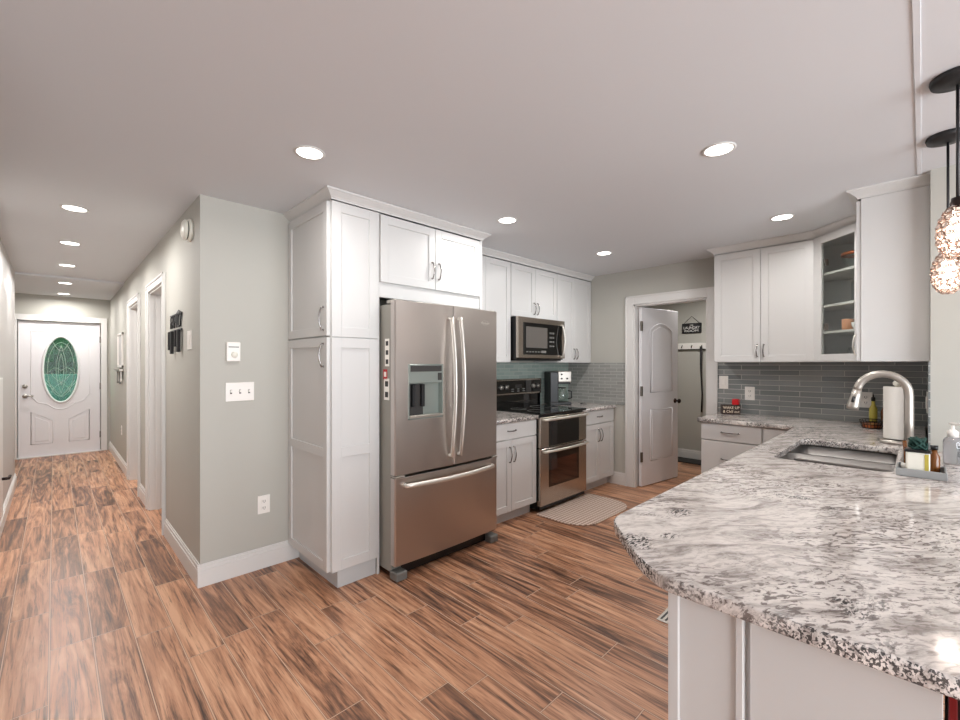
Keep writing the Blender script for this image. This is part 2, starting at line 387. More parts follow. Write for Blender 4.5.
wall('wall_side_rooms', 'hallwall', (2.3, 2.4, KY+.1, EY, 0, H))
wall('wall_side_rooms_divider', 'hallwall', (HX+.1, 2.3, 5.42, 5.50, 0, H))
wall('wall_laundry_far', 'wall', (6.60, 6.70, .6, 3.4, 0, H))
wall('wall_laundry_left', 'wall', (WX+.12, 6.6, 3.05, 3.15, 0, H))
wall('wall_laundry_right', 'wall', (WX+.12, 6.6, .7, .8, 0, H))
wall('wall_dining_back', 'hallwall', (-3.3, 4.77, -3.7, -3.6, 0, H), (-1.9, 2.7, -3.8, -3.5, .1, 2.2))
wall('wall_dining_left', 'hallwall', (-3.3, -3.2, -3.6, 1.2, 0, H))
wall('wall_dining_right', 'hallwall', (4.65, 4.77, -3.6, SY-.14, 0, H))
wall('wall_dining_near', 'hallwall', (-3.3, LX-.12, 1.2, 1.3, 0, H))
# backsplash tile on both kitchen walls
struct(G().box(2.48, WX, KY-.008, KY, .915, 1.40), 'trim_1', 'tileL')
struct(G().box(WX-.008, WX, SY, 1.437, .915, 1.40), 'trim_2', 'tileR')
struct(G().box(3.40, WX-.008, SY, SY+.008, .915, 1.40), 'trim_3', 'tileE')
struct(G().box(WX-.008, WX, 2.372, KY-.008, .915, 1.40), 'trim_13', 'tileM')
# dining windows
def window(name, bx, horiz):
    g = G(); x0, x1, y0, y1, z0, z1 = bx
    for k in range(4):
        if horiz:
            xx = x0+(x1-x0)*k/3; g.box(xx-.035, xx+.035, y0, y1, z0, z1)
        else:
            yy = y0+(y1-y0)*k/3; g.box(x0, x1, yy-.035, yy+.035, z0, z1)
    for zz in (z0, z1):
        g.box(x0, x1, y0, y1, zz-.035, zz+.035)
    struct(g, name, 'trim')
window('window_1', (-1.9, 2.7, -3.68, -3.62, .1, 2.2), True)

# baseboards
def bb(name, x0, x1, y0, y1, nx, ny):
    t = .016; g = G()
    for th, z0, z1 in ((t, 0, .105), (t*.72, .105, .128), (t*.4, .128, .14)):
        X0, X1, Y0, Y1 = x0, x1, y0, y1
        if nx: X0, X1 = (x0-th, x0) if nx < 0 else (x0, x0+th)
        if ny: Y0, Y1 = (y0-th, y0) if ny < 0 else (y0, y0+th)
        g.box(X0, X1, Y0, Y1, z0, z1, .001)
    struct(g, name, 'trim')
bb('baseboard_hall_right', HX, HX, KY, O1[0]-.085, -1, 0)
bb('baseboard_hall_middle', HX, HX, O1[1]+.085, O2[0]-.085, -1, 0)
bb('baseboard_hall_far', HX, HX, O2[1]+.085, EY, -1, 0)
bb('baseboard_kitchen', HX-.016, 1.27, KY, KY, 0, -1)
bb('baseboard_hall_left', LX, LX, 1.3, 7.25, 1, 0)
bb('baseboard_kitchen_far', WX, WX, OD[1]+.09, 2.62, -1, 0)
bb('baseboard_laundry', 6.6, 6.6, .8, 3.05, -1, 0)
# door casings
def casing_nx(name, x, y0, y1, top, wd=.085, depth=.12, stops=True):
    g = G()
    g.box(x-.018, x, y0-wd, y0, 0, top+wd, .003).box(x-.018, x, y1, y1+wd, 0, top+wd, .003).box(x-.018, x, y0-.001, y1+.001, top, top+wd, .003)
    g.box(x-.026, x-.017, y0-wd, y0-wd+.018, 0, top+wd, .002).box(x-.026, x-.017, y1+wd-.018, y1+wd, 0, top+wd, .002).box(x-.026, x-.017, y0-wd, y1+wd, top+wd-.018, top+wd, .002)
    g.box(x-.002, x+depth, y0, y0+.016, 0, top).box(x-.002, x+depth, y1-.016, y1, 0, top).box(x-.002, x+depth, y0, y1, top-.016, top)
    if stops: g.box(x+depth*.45, x+depth*.45+.03, y0+.016, y0+.028, 0, top-.016).box(x+depth*.45, x+depth*.45+.03, y1-.028, y1-.016, 0, top-.016)
    return struct(g, name, 'trim')
casing_nx('trim_4', HX, O1[0], O1[1], 2.06, .07, .10)
casing_nx('trim_5', HX, O2[0], O2[1], 2.06, .07, .10)
casing_nx('trim_6', WX, OD[0], OD[1], 2.05, .095, .12, False)
g = G(); x0, x1 = DX; t_ = 2.03
g.box(x0-.085, x0-.01, EY-.018, EY, 0, t_+.085, .003).box(x1+.01, x1+.085, EY-.018, EY, 0, t_+.085, .003).box(x0-.012, x1+.012, EY-.018, EY, t_, t_+.085, .003)
g.box(x0-.01, x1+.01, EY-.02, EY+.13, 0, .012)
g.box(x0-.01, x0+.02, EY+.078, EY+.13, 0, t_).box(x1-.02, x1+.01, EY+.078, EY+.13, 0, t_).box(x0-.01, x1+.01, EY+.078, EY+.13, t_-.03, t_)
struct(g, 'trim_7', 'trim')
# hinges on the first hall casing
for z in (1.75, 1.07, .33):
    pass
# ceiling seam over the peninsula
struct(G().box(-1.2, 3.45, .004, .022, H-.004, H, .001), 'trim_8', 'ceil')

# crown mouldings over the cabinets: path of cabinet-face points, outward offset
def crown(name, path, z0=2.385, out=.052):
    prof = [(0, z0), (.004, z0), (.006, z0+.008), (.014, z0+.018), (out-.010, H-.014), (out-.002, H-.010), (out, H-.001), (0, H-.001)]
    b = bmesh.new(); N = len(path); P2 = [Vector(p) for p in path]; rings = []
    for i, p in enumerate(P2):
        ns = []
        if i > 0: d = (P2[i]-P2[i-1]).normalized(); ns.append(Vector((-d.y, d.x)))
        if i < N-1: d = (P2[i+1]-P2[i]).normalized(); ns.append(Vector((-d.y, d.x)))
        if len(ns) == 2:
            m_ = (ns[0]+ns[1]).normalized(); m_ = m_/max(.3, m_.dot(ns[0]))
        else: m_ = ns[0]
        rings.append([b.verts.new((p.x+m_.x*o, p.y+m_.y*o, z)) for o, z in prof])
    for q, w2 in zip(rings, rings[1:]):
        for k in range(len(prof)):
            k2 = (k+1) % len(prof); b.faces.new((q[k], q[k2], w2[k2], w2[k]))
    b.faces.new(rings[0]); b.faces.new(rings[-1][::-1]); bmesh.ops.recalc_face_normals(b, faces=b.faces)
    gg = G(); gg._merge(b); struct(gg, name, 'cab')
PX0, PX1, PY = 1.20, 1.535, 2.506
# path direction chosen so that the left normal points into the room
crown('trim_9', [(2.485, KY-.33-.02), (2.485, PY-.0), (PX0-.0, PY-.0), (PX0-.0, KY)])
crown('trim_10', [(WX, KY-.33), (2.487, KY-.33)])
crown('trim_11', [(3.49, SY), (3.49, .274), (4.03, .274), (4.33, .59), (4.33, 1.34), (WX, 1.34)])

# ------------------------------------------------------------------ cabinets
def shaker(w_, h_, t=.02, st=.056, rec=.009, mids=()):
    g = G(); g.box(0, w_, -(t-rec), 0, 0, h_)
    g.box(0, st, -t, -(t-rec)+.0005, 0, h_, .0012).box(w_-st, w_, -t, -(t-rec)+.0005, 0, h_, .0012)
    for z in [0, h_-st]+[m_-st/2 for m_ in mids]:
        g.box(st-.001, w_-st+.001, -t, -(t-rec)+.0005, z, z+st, .0012)
    zs = [0]+sorted(m_-st/2 for m_ in mids)+[h_-st]
    return g
def pull_pts(L, out=.030, n=9):
    pts = [(0, 0)]
    for i in range(n):
        a = i/(n-1); pts.append((a*L, -(out*(.45+.55*math.sin(math.pi*a)))))
    pts.append((L, 0)); return pts
def pull(parent, x, z, L, vertical, yf, mat='pull', r=.0048):
    g = G(); pp = pull_pts(L)
    if vertical: g.tube([(x, yf+d, z-L/2+s_) for s_, d in pp], r, 8, flat=1)
    else: g.tube([(x-L/2+s_, yf+d, z) for s_, d in pp], r, 8)
    for s_ in (0, L):
        c = (x, yf-.002, z-L/2+s_) if vertical else (x-L/2+s_, yf-.002, z)
        g.sphere(c, .007, (1, .5, 1), 8, 6)
    return g.done('handle', mat, parent)
def door(parent, x0, z0, w_, h_, hx=None, hz=None, L=.115, mids=(), name='door', vert=True):
    g = shaker(w_, h_, mids=mids); bmesh.ops.transform(g.bm, matrix=Matrix.Translation((x0, -.001, z0)), verts=g.bm.verts)
    d = g.done(name, 'cab', parent)
    if hx is not None: pull(d, hx, hz, L, vert, -.021)
    return d
def slabfront(parent, x0, z0, w_, h_, name='drawer', L=.10, handle=True):
    d = G().box(x0, x0+w_, -.021, -.001, z0, z0+h_, .002).done(name, 'cab', parent)
    if handle: pull(d, x0+w_/2, z0+h_*.52, L, False, -.021)
    return d

# pantry: its doors face the hall (-x), a panelled end faces the kitchen
p = thing('pantry_cabinet', 'tall white pantry cabinet between grey wall and the refrigerator', 'cabinet', (PX0, KY-.002, 0), R(-90))
pd = KY-.002-PY-.02   # width along y
G().box(.03, pd, .0, PX1-PX0, .115, 2.384).done('body', 'cab', p)
G().box(.03, pd-.02, .05, PX1-PX0-.017, 0, .115).box(pd-.021, pd-.005, .05, PX1-PX0-.017, 0, .115, .001).done('toe_kick', 'toe', p)
G().box(.0, .031, .0, PX1-PX0-.03, .12, 2.384).done('filler_strip', 'cab', p)
door(p, .008, 1.558, pd-.010, .818, pd-.045, 1.665, .14)
door(p, .008, .118, pd-.010, 1.430, pd-.045, 1.44, .14, mids=(.84-.118,))
# end panels (face -y): built in local coords of the rotated thing
def endpanel(z0, h_, mids):
    g = shaker(PX1-PX0-.018, h_, st=.062, mids=mids)
    bmesh.ops.transform(g.bm, matrix=Matrix.Translation((pd, -.002+.004, z0)) @ Matrix.Rotation(R(90), 4, 'Z'), verts=g.bm.verts)
    return g.done('end_panel', 'cab', p)
endpanel(1.552, .828, ()); endpanel(.115, 1.432, (.84-.115,))
G().box(pd-.0, pd+.012, PX1-PX0-.016, PX1-PX0, 0, 2.384, .001).done('corner_stile', 'cab', p)

# cabinet over the fridge, with tall side panel
c = thing('over_fridge_cabinet', 'white two-door cabinet above the stainless refrigerator', 'cabinet', (PX1+.004, PY+.02, 1.83))
W_ = 2.46-PX1-.004
G().box(0, W_, 0, .60, .09, .554).done('body', 'cab', c)
G().box(0, W_, -.004, .02, 0, .09, .001).done('bottom_rail', 'cab', c)
G().box(W_, W_+.024, -.02, .61, -1.83, .554, .001).done('side_panel', 'cab', c)
dw = (W_-.008)/2
door(c, .002, .100, dw, .445, dw-.028, .235, .115); door(c, .006+dw, .100, dw, .445, dw+.034, .235, .115)

def base_run(name, label, loc, rot, w_, fronts, depth=.60, toe=.10, h_=.88, filler=0):
    b = thing(name, label, 'cabinet', loc, rot)
    G().box(0, w_, 0, depth, toe, h_).done('body', 'cab', b)
    G().box(0, w_, .06, depth, 0, toe).done('toe_kick', 'toe', b)
    fronts(b, w_); return b
def two_door_drawer(b, w_):
    slabfront(b, .004, .735, w_-.008, .138)
    dd = (w_-.011)/2
    door(b, .004, .108, dd, .618, dd-.022, .60, .13); door(b, .007+dd, .108, dd, .618, dd+.033, .60, .13)
BY = 2.52
base_run('base_cabinet', 'white base cabinet with drawer between refrigerator and range', (2.487, BY, 0), 0, 3.185-2.487, two_door_drawer, KY-BY-.01)
base_run('base_cabinet', 'white base cabinet with drawer right of the range, under the coffee maker', (3.982, BY, 0), 0, 4.62-3.982, two_door_drawer, KY-BY-.01)
G().box(4.622, WX-.001, BY+.01, BY+.03, .0, .88, .001).done('trim_12', 'cab')['kind'] = 'structure'

def upper(name, label, x0, x1, z0, hz):
    u = thing(name, label, 'cabinet', (x0, KY-.33+.02, z0))
    w_ = x1-x0; h_ = 2.384-z0
    G().box(0, w_, 0, .30, 0, h_).done('body', 'cab', u)
    dd = (w_-.009)/2
    door(u, .003, .004, dd, h_-.012, dd-.022, hz, .115); door(u, .006+dd, .004, dd, h_-.012, dd+.032, hz, .115)
    return u
upper('wall_cabinet', 'tall white wall cabinet just right of the refrigerator', 2.487, 3.183, 1.40, .10)
upper('wall_cabinet', 'short white two-door cabinet above the microwave', 3.187, 3.947, 1.855, .10)
upper('wall_cabinet', 'white wall cabinet right of the microwave, above the coffee maker', 3.951, 4.645, 1.40, .10)

# far wall uppers (face -x)
def upper_nx(name, label, yhi, ylo, z0):
    u = thing(name, label, 'cabinet', (4.34, yhi, z0), R(-90)); w_ = yhi-ylo; h_ = 2.384-z0
    G().box(0, w_, 0, WX-4.34-.001, 0, h_).done('body', 'cab', u)
    dd = (w_-.009)/2
    door(u, .003, .004, dd, h_-.012, dd-.020, .10, .10); door(u, .006+dd, .004, dd, h_-.012, dd+.029, .10, .10)
    return u
upper_nx('wall_cabinet', 'white two-door wall cabinet right of the laundry doorway', 1.34, .605, 1.40)

# diagonal corner cabinet with a glass door
ZC = 1.40
k = thing('corner_glass_cabinet', 'white diagonal corner cabinet with a glass door and shelves', 'cabinet', (0, 0, 0))
foot = [(4.648, SY+.01), (4.03, SY+.01), (4.03, .280), (4.325, .60), (4.648, .60)]
def ring_wall(z0, z1):
    g = G()
    g.box(4.63, 4.648, SY+.01, .60, z0, z1).box(4.03, 4.648, SY+.01, SY+.028, z0, z1).box(4.03, 4.048, SY+.01, .265, z0, z1).box(4.335, 4.648, .582, .60, z0, z1)
    return g
ring_wall(ZC, 2.384).done('body', 'cab', k)
def shelf_at(z, name='shelf'):
    ins = [(4.629, SY+.029), (4.049, SY+.029), (4.049, .280), (4.332, .581), (4.629, .581)]
    return G().prism(ins, z-.009, z+.009, .001, 1).done(name, 'cabin', k)
for z in (1.63, 1.835, 2.085): shelf_at(z)
G().prism(foot, ZC, ZC+.018).done('bottom', 'cab', k); G().prism(foot, 2.366, 2.384).done('top', 'cab', k)
# door frame in local coords along the diagonal
DA, DB = Vector((4.340, .602)), Vector((4.020, .274)); DW = (DB-DA).length
mt = Matrix.Translation((DA.x, DA.y, ZC)) @ Matrix.Rotation(math.atan2(DB.y-DA.y, DB.x-DA.x), 4, 'Z')
g = G(); st = .056; sl = .085; sr = .072; hh = .984-.004
g.box(0, sl, -.02, 0, .004, hh, .0015, mtx=mt).box(DW-sr, DW, -.02, 0, .004, hh, .0015, mtx=mt).box(sl-.001, DW-sr+.001, -.02, 0, .004, .004+st, .0015, mtx=mt).box(sl-.001, DW-sr+.001, -.02, 0, hh-st, hh, .0015, mtx=mt)
dr = g.done('door', 'cab', k)
G().box(sl-.004, DW-sr+.004, -.012, -.009, st, hh-st+.004, mtx=mt).done('glass_pane', 'clear', dr)
g = G(); g.tube([tuple(mt @ Vector((DW-.050, -.02+d, .05+s_))) for s_, d in pull_pts(.14)], .005, 8); g.done('handle', 'handle', dr)
for z in (.25, .75): G().box(sl, sl+.014, .0, .03, z, z+.05, .001, mtx=mt).done('hinge', 'hinge', dr)

def pt_in(t, d):     # point behind the diagonal door: t along it, d inwards
    q = mt @ Vector((t*DW, d, 0)); return q.x, q.y
# glass bowls and cups on its shelves
def vessel(name, label, cat, t, d, z, prof, mat, group=None, rim=None):
    x, y = pt_in(t, d); o = thing(name, label, cat, (x, y, z), 0, group)
    G().lathe(prof, 24).done('bowl' if 'bowl' in name else 'cup_body' if 'cup' in name else 'vessel_body', mat, o)
    if rim: G().lathe([(rim[0]-.004, rim[1]), (rim[0]+.004, rim[1]+.002), (rim[0]+.004, rim[1]+.022), (rim[0]-.004, rim[1]+.024), (rim[0]-.004, rim[1])], 28).done('rim', rim[2], o)
    return o
vessel('glass_bowl', 'clear glass bowl with a copper-coloured rim on the top cabinet shelf', 'bowl', .50, .16, 2.094,
       [(0, 0), (.05, 0), (.085, .03), (.105, .09), (.11, .12), (.106, .12), (.10, .09), (.08, .034), (.047, .006), (0, .006)], 'clear', rim=(.108, .105, 'copper'))
vessel('glass_jar', 'tall clear glass jar on the middle cabinet shelf', 'jar', .55, .15, 1.844,
       [(0, 0), (.055, 0), (.06, .01), (.06, .15), (.045, .17), (.042, .17), (.057, .148), (.056, .012), (0, .008)], 'clear')
cp = [(0, 0), (.030, 0), (.036, .01), (.038, .085), (.035, .085), (.033, .012), (0, .008)]
vessel('cup', 'terracotta coloured cup on the low cabinet shelf', 'cup', .42, .10, 1.639, cp, 'orange')
cw = [(0, 0), (.022, 0), (.038, .025), (.042, .055), (.039, .055), (.034, .026), (0, .008)]
vessel('cup', 'small white cup between the terracotta cup and another white cup', 'cup', .62, .10, 1.639, cw, 'ceramic')
vessel('cup', 'small white cup nearest the glass door handle', 'cup', .80, .13, 1.639, cw, 'ceramic')
vessel('glass_bowl', 'clear glass bowl on the floor of the corner cabinet', 'bowl', .58, .15, 1.418,
       [(0, 0), (.045, 0), (.07, .03), (.085, .09), (.082, .09), (.066, .032), (.043, .006), (0, .006)], 'clear')

# end cabinet on the right wall: we see its plain end
e = thing('wall_cabinet', 'white wall cabinet with plain end panel at the right end of the kitchen', 'cabinet', (4.026, .262, 1.40), R(180))
we = 4.026-3.495
G().box(0, we, 0, .262-SY-.001, 0, .984).done('body', 'cab', e)
G().box(we-.001, we+.006, -.0, .262-SY-.001, 0, .984, .001).done('end_panel', 'cab', e)
door(e, .002, .004, we-.002, .972, .03, .10, .115)

# far wall base: drawer stack and blank corner front
def drawers(b, w_):
    slabfront(b, .004, .735, w_-.008, .138, L=.13)
    slabfront(b, .004, .425, w_-.008, .300, L=.13); slabfront(b, .004, .108, w_-.008, .308, L=.13)
base_run('drawer_cabinet', 'white base cabinet with three drawers right of the laundry doorway', (4.06, 1.36, 0), R(-90), .462, drawers, WX-4.06-.001)
def blank(b, w_):
    slabfront(b, .004, .735, w_-.006, .138, 'false_front', handle=False); slabfront(b, .004, .108, w_-.006, .618, 'panel', handle=False)
base_run('corner_base_cabinet', 'plain white corner base cabinet beside the drawer cabinet', (4.06, .896, 0), R(-90), .25, blank, WX-4.06-.001)

# peninsula base
pb = thing('peninsula_cabinet', 'white panelled peninsula base under the large granite countertop', 'cabinet', (.995, .405, 0))
def L2(x, y): return (x-.995, y-.405)
body = [L2(1.02, -.022), L2(3.395, -.022), L2(4.05, -.018), L2(4.05, .60), L2(1.58, .60), L2(1.02, .405)]
o = G().prism(body, .0, .878).done('body', 'cab', pb)
cut(o, (2.50-.995, 3.42-.995, .06-.405, .56-.405, .60, 1.0))
g = G()
g.box(0, .026, -.023, 0, 0, .878, .0015)                               # corner stile y .371-.393
g.box(.0, .026, -.150, -.137, 0, .878, .001)
g.box(.007, .026, -.138, -.022, 0, .878)
g.done('corner_panel', 'cab', pb)
g = G(); g.box(.010, .026, -.428, -.160, 0, .878, .001); g.done('back_panel', 'cab', pb)
# kitchen-side doors of the peninsula
for i in range(4):
    x = .62+i*.47
    gg = shaker(.46, .60); bmesh.ops.transform(gg.bm, matrix=Matrix.Translation((x+.46, .196, .12)) @ Matrix.Rotation(R(180), 4, 'Z'), verts=gg.bm.verts)
    gg.done('door', 'cab', pb)

# ------------------------------------------------------------------ countertops
def slab(name, outline, hole=None, z0=.8805, th=.034, bev=.005, label='', group=None):
    cu = bpy.data.curves.new('c', 'CURVE'); cu.dimensions = '2D'; cu.fill_mode = 'BOTH'
    for pts in [outline]+([hole] if hole else []):
        sp = cu.splines.new('POLY'); sp.points.add(len(pts)-1); sp.use_cyclic_u = True
        for q, (x, y) in zip(sp.points, pts): q.co = (x, y, 0, 1)
    cu.extrude = th/2-bev; cu.bevel_depth = bev; cu.bevel_resolution = 2; cu.offset = -bev
    o = bpy.data.objects.new('c', cu); C.objects.link(o); bpy.context.view_layer.update()
    me = bpy.data.meshes.new_from_object(o.evaluated_get(bpy.context.evaluated_depsgraph_get()))
    bpy.data.objects.remove(o); me.transform(Matrix.Translation((0, 0, z0+th/2)))
    me.materials.clear(); me.materials.append(M['granite']); me.name = name
    o = bpy.data.objects.new(name, me); C.objects.link(o)
    return tag(o, label, 'countertop')
def rnd(cx, cy, r, a0, a1, n=6): return [(cx+r*math.cos(R(a0+(a1-a0)*i/n)), cy+r*math.sin(R(a0+(a1-a0)*i/n))) for i in range(n+1)]
outl = [(.965, -.75), (3.392, -.75), (3.392, SY+.012), (4.640, SY+.012), (4.640, 1.385), (4.05, 1.385)]
outl += rnd(4.035, 1.365, .02, 90, 180, 3)+[(4.015, .74)]+rnd(3.965, .718, .05, 0, -90, 4)+[(1.27, .668), (1.24, .665), (1.21, .655), (1.18, .634), (1.134, .592), (1.036, .503), (.996, .456), (.974, .420), (.967, .395), (.965, .36)]
hx0, hx1, hy0, hy1 = 2.585, 3.36, .092, .530
hole = rnd(hx1-.05, hy1-.05, .05, 0, 90, 4)+rnd(hx0+.05, hy1-.05, .05, 90, 180, 4)+rnd(hx0+.05, hy0+.05, .05, 180, 270, 4)+rnd(hx1-.05, hy0+.05, .05, 270, 360, 4)
slab('countertop', outl, hole, label='large L-shaped granite countertop of the peninsula, with the sink in it')
slab('countertop', [(2.489, KY-.01), (2.489, 2.475), (3.183, 2.475), (3.183, KY-.01)], label='short granite countertop between refrigerator and range')
slab('countertop', [(3.979, KY-.01), (3.979, 2.475), (4.60, 2.475)]+rnd(4.62, 2.495, .02, 270, 360, 3)+[(4.641, KY-.01)], label='granite countertop under the coffee maker, right of the range')

# ------------------------------------------------------------------ refrigerator
FX0, FX1 = 1.541, 2.485
fr = thing('refrigerator', 'stainless steel french-door refrigerator with water dispenser beside the pantry', 'refrigerator', (FX0, 2.326, 0))
Wf = FX1-FX0
def bow(x): u = (x-Wf/2)/(Wf/2); return .014*u*u
def front_poly(x0, x1, yb=.062, n=8):
    pts = [(x0, yb)]
    r = .008
    for i in range(n+1):
        x = x0+(x1-x0)*i/n
        pts.append((x, bow(x)+(r if i in (0, n) else 0)))
        if i == 0: pts.append((x0+r, bow(x0+r)))
        if i == n: pts.insert(-1, (x1-r, bow(x1-r)))
    pts.append((x1, yb)); return pts
G().box(.014, Wf-.032, .078, .78, .035, 1.775, .004).done('cabinet_body', 'greyside', fr)
SP = .482
dl = G().prism(front_poly(.0, SP-.003), .672, 1.795, .003, 2).done('door', 'steel', fr)
cut(dl, (.098, .385, -.05, .055, 1.02, 1.385))
dr_ = G().prism(front_poly(SP+.003, Wf), .672, 1.795, .003, 2).done('door', 'steel', fr)
dz = G().prism(front_poly(0, Wf), .095, .655, .003, 2).done('freezer_drawer', 'steel', fr)
# gaskets
G().box(.012, Wf-.012, .058, .080, .10, 1.785).done('gasket', 'dark', fr)
# dispenser
dp = G().box(.098, .385, .046, .054, 1.02, 1.385).box(.098, .104, .004, .054, 1.02, 1.385).box(.379, .385, .004, .054, 1.02, 1.385).box(.098, .385, .004, .054, 1.02, 1.030).done('dispenser', 'greypl', dl)
G().box(.104, .379, .004, .046, 1.258, 1.385, .003).done('control_panel', 'greypl', dp)
G().box(.112, .372, .001, .005, 1.335, 1.375, .001).box(.34, .372, .0, .005, 1.275, 1.325, .001).done('button_strip', 'slot', dp)
G().box(.110, .240, .040, .0465, 1.035, 1.252).done('cavity_back', 'slot', dp)
G().box(.14, .165, .015, .04, 1.10, 1.25, .004).box(.215, .24, .015, .04, 1.10, 1.25, .004).done('paddle', 'black', dp)
G().box(.104, .379, -.004, .046, 1.030, 1.045, .002).done('drip_tray', 'nickel', dp)
# handles
def long_handle(x):
    pts = [(x, bow(x)+.005, .745)]
    for i in range(13):
        a = i/12; pts.append((x, bow(x)-.028-.040*math.sin(math.pi*a), .742+a*.965))
    pts.append((x, bow(x)+.005, 1.705))
    return G().tube(pts, .0088, 12, flat=1.8)
long_handle(.440).done('handle', 'handle', dl); long_handle(.522).done('handle', 'handle', dr_)
pts = [(.075, bow(.075)+.005, .600)]
for i in range(15):
    a = i/14; x = .072+a*.80; pts.append((x, bow(x)-.026-.034*math.sin(math.pi*a), .602))
pts.append((.870, bow(.870)+.005, .600))
G().tube(pts, .009, 12, flat=1.8).done('handle', 'handle', dz)
# small brand mark on the right door
g = G(); g.text('Whirlpool', .022, upright(.80, bow(.80)-.0015, 1.695), .0005)
g.tube([(.80+.034*math.cos(a*.3), bow(.80)-.002, 1.697+.017*math.sin(a*.3)) for a in range(21)], .0008, 5, closed=True); g.done('badge', 'handle', dr_)
for x in (.0, Wf-.09): G().box(x+.004, x+.088, .0, .085, 0, .055, .006).done('foot', 'foot', fr)
G().box(.09, Wf-.09, .06, .09, .015, .085).done('base_grille', 'dark', fr)
for x in (.004, Wf-.072): G().box(x, x+.066, .02, .12, 1.776, 1.80, .004).done('hinge_cover', 'greyside', fr)
for x in (.004, Wf-.072): G().box(x, x+.066, .005, .07, .657, .668, .002).done('hinge_plate', 'nickel', fr)
# papers on the fridge side
fx = FX0+.0135
def paper(label, y0, y1, z0, z1, mat, n, dark='slot'):
    t = thing('magnet_note', label, 'note', (fx, y1, z0), R(-90))
    G().box(0, y1-y0, -.0018, 0, 0, z1-z0).done('sheet', mat, t)
    hgt = (z1-z0)/n
    for i in range(n): G().box((y1-y0)*.2, (y1-y0)*.8, -.0026, -.0017, hgt*(i+.25), hgt*(i+.75)).done('picture', dark, t)
paper('strip of three small pictures on the refrigerator side', 2.425, 2.475, 1.37, 1.55, 'paper', 3)
paper('small red note below the picture strip on the refrigerator side', 2.45, 2.495, 1.285, 1.35, 'red', 1, 'paper')
paper('white paper note lowest on the refrigerator side', 2.425, 2.485, 1.15, 1.29, 'paper', 2)

# ------------------------------------------------------------------ range
RX0, RX1 = 3.200, 3.975; RW = RX1-RX0; RF = 2.462
rg = thing('range', 'stainless double-oven electric range with black glass cooktop', 'stove', (RX0, RF, 0))
G().box(0, RW, .045, .655, .03, .905).done('body', 'dark', rg)
G().box(.01, RW-.01, .02, .06, .03, .10).done('base_kick', 'dark', rg)
ct = G().box(-.002, RW+.002, .0, .60, .905, .925, .006, 2).done('cooktop', 'gloss', rg)
for (x, y, r) in ((.2, .18, .11), (.56, .18, .08), (.2, .44, .08), (.56, .44, .11)):
    G().tube([(x+r*math.cos(a*.2618), y+r*math.sin(a*.2618), .9255) for a in range(24)], .0012, 5, closed=True).done('burner_ring', 'foot', ct)
bgd = G().box(0, RW, .60, .655, .905, 1.06, .004).done('backguard', 'gloss', rg)
cp_ = G().box(.0, RW, .585, .66, 1.055, 1.225, .008, 2).done('control_panel', 'steelH', rg)
G().box(.03, RW-.03, .580, .587, 1.075, 1.208, .002).done('control_glass', 'gloss', cp_)
for x in (.085, .165, RW-.165, RW-.085):
    kb = G().lathe([(0, 0), (.024, 0), (.022, .012), (.020, .024), (0, .024)], 18, mtx=Matrix.Translation((x, .580, 1.142)) @ Matrix.Rotation(R(90), 4, 'X')).done('knob', 'nickel', cp_)
G().box(.31, .42, .5785, .581, 1.13, 1.165).done('display', 'slot', cp_)
for i in range(3):
    for j in range(2): G().box(.25+i*.09, .29+i*.09, .5787, .581, 1.09+j*.022, 1.10+j*.022).done('button', 'foot', cp_)
def oven_door(z0, z1, wz0, wz1):
    g = G(); g.box(0, RW, -.0, .042, z0, z1, .004)
    d = g.done('oven_door', 'steelH', rg); cut(d, (.125, RW-.145, -.02, .030, wz0, wz1))
    G().box(.125, RW-.145, .0, .006, wz0, wz1, .0).done('window_bezel', 'gloss', d)
    return d
d1 = G().box(0, RW, .0, .042, .603, .888, .004).done('oven_door', 'steelH', rg)
G().box(.125, RW-.145, -.004, .004, .61, .872, .002).done('window_bezel', 'gloss', d1)
G().box(.150, RW-.185, -.0055, -.0035, .690, .832, .001).done('window', 'gloss', d1)
d2 = G().box(0, RW, .0, .042, .065, .596, .004).done('oven_door', 'steelH', rg)
G().box(.125, RW-.145, -.004, .004, .225, .575, .003).done('window_bezel', 'gloss', d2)
G().box(.150, RW-.185, -.0055, -.0035, .250, .480, .001).done('window', plain('oven_window_amber', srgb(74, 34, 20), .06, spec=.8, var=.8), d2)
def oven_handle(z, d, thick=.013):
    pts = [(.035, .004, z)]
    for i in range(13):
        a = i/12; pts.append((.03+a*(RW-.06), -.034-.018*math.sin(math.pi*a), z-.0*math.sin(math.pi*a)))
    pts.append((RW-.035, .004, z)); G().tube(pts, thick, 10).done('handle', 'handle', d)
oven_handle(.868, d1); oven_handle(.572, d2)

# ------------------------------------------------------------------ microwave
mw = thing('microwave', 'stainless over-the-range microwave under the short wall cabinet', 'microwave', (3.200, 2.735, 1.432))
MW = .782
G().box(0, MW, .03, .40, .0, .418).done('body', 'dark', mw)
mf = G().box(0, MW, 0, .032, .012, .418, .005, 2).done('door', 'steelH', mw)
G().box(.075, MW-.055, -.0035, .004, .045, .365, .004).done('door_glass', 'gloss', mf)
G().box(.115, .46, -.005, -.003, .115, .325, .001).done('window', plain('microwave_window', srgb(96, 92, 88), .12), mf)
for i in range(6): G().box(.12+i*.045, .150+i*.045, -.0045, -.003, .070, .080).done('button', 'foot', mf)
G().box(.36, .44, -.0046, -.003, .065, .090).done('display', 'foot', mf)
for i in range(3):
    for j in range(4): G().box(.50+i*.030, .518+i*.030, -.0045, -.003, .13+j*.045, .148+j*.045).done('button', 'foot', mf)
pts = [(MW-.075, .0, .03)]
for i in range(11):
    a = i/10; pts.append((MW-.075, -.024-.030*math.sin(math.pi*a), .03+a*.34))
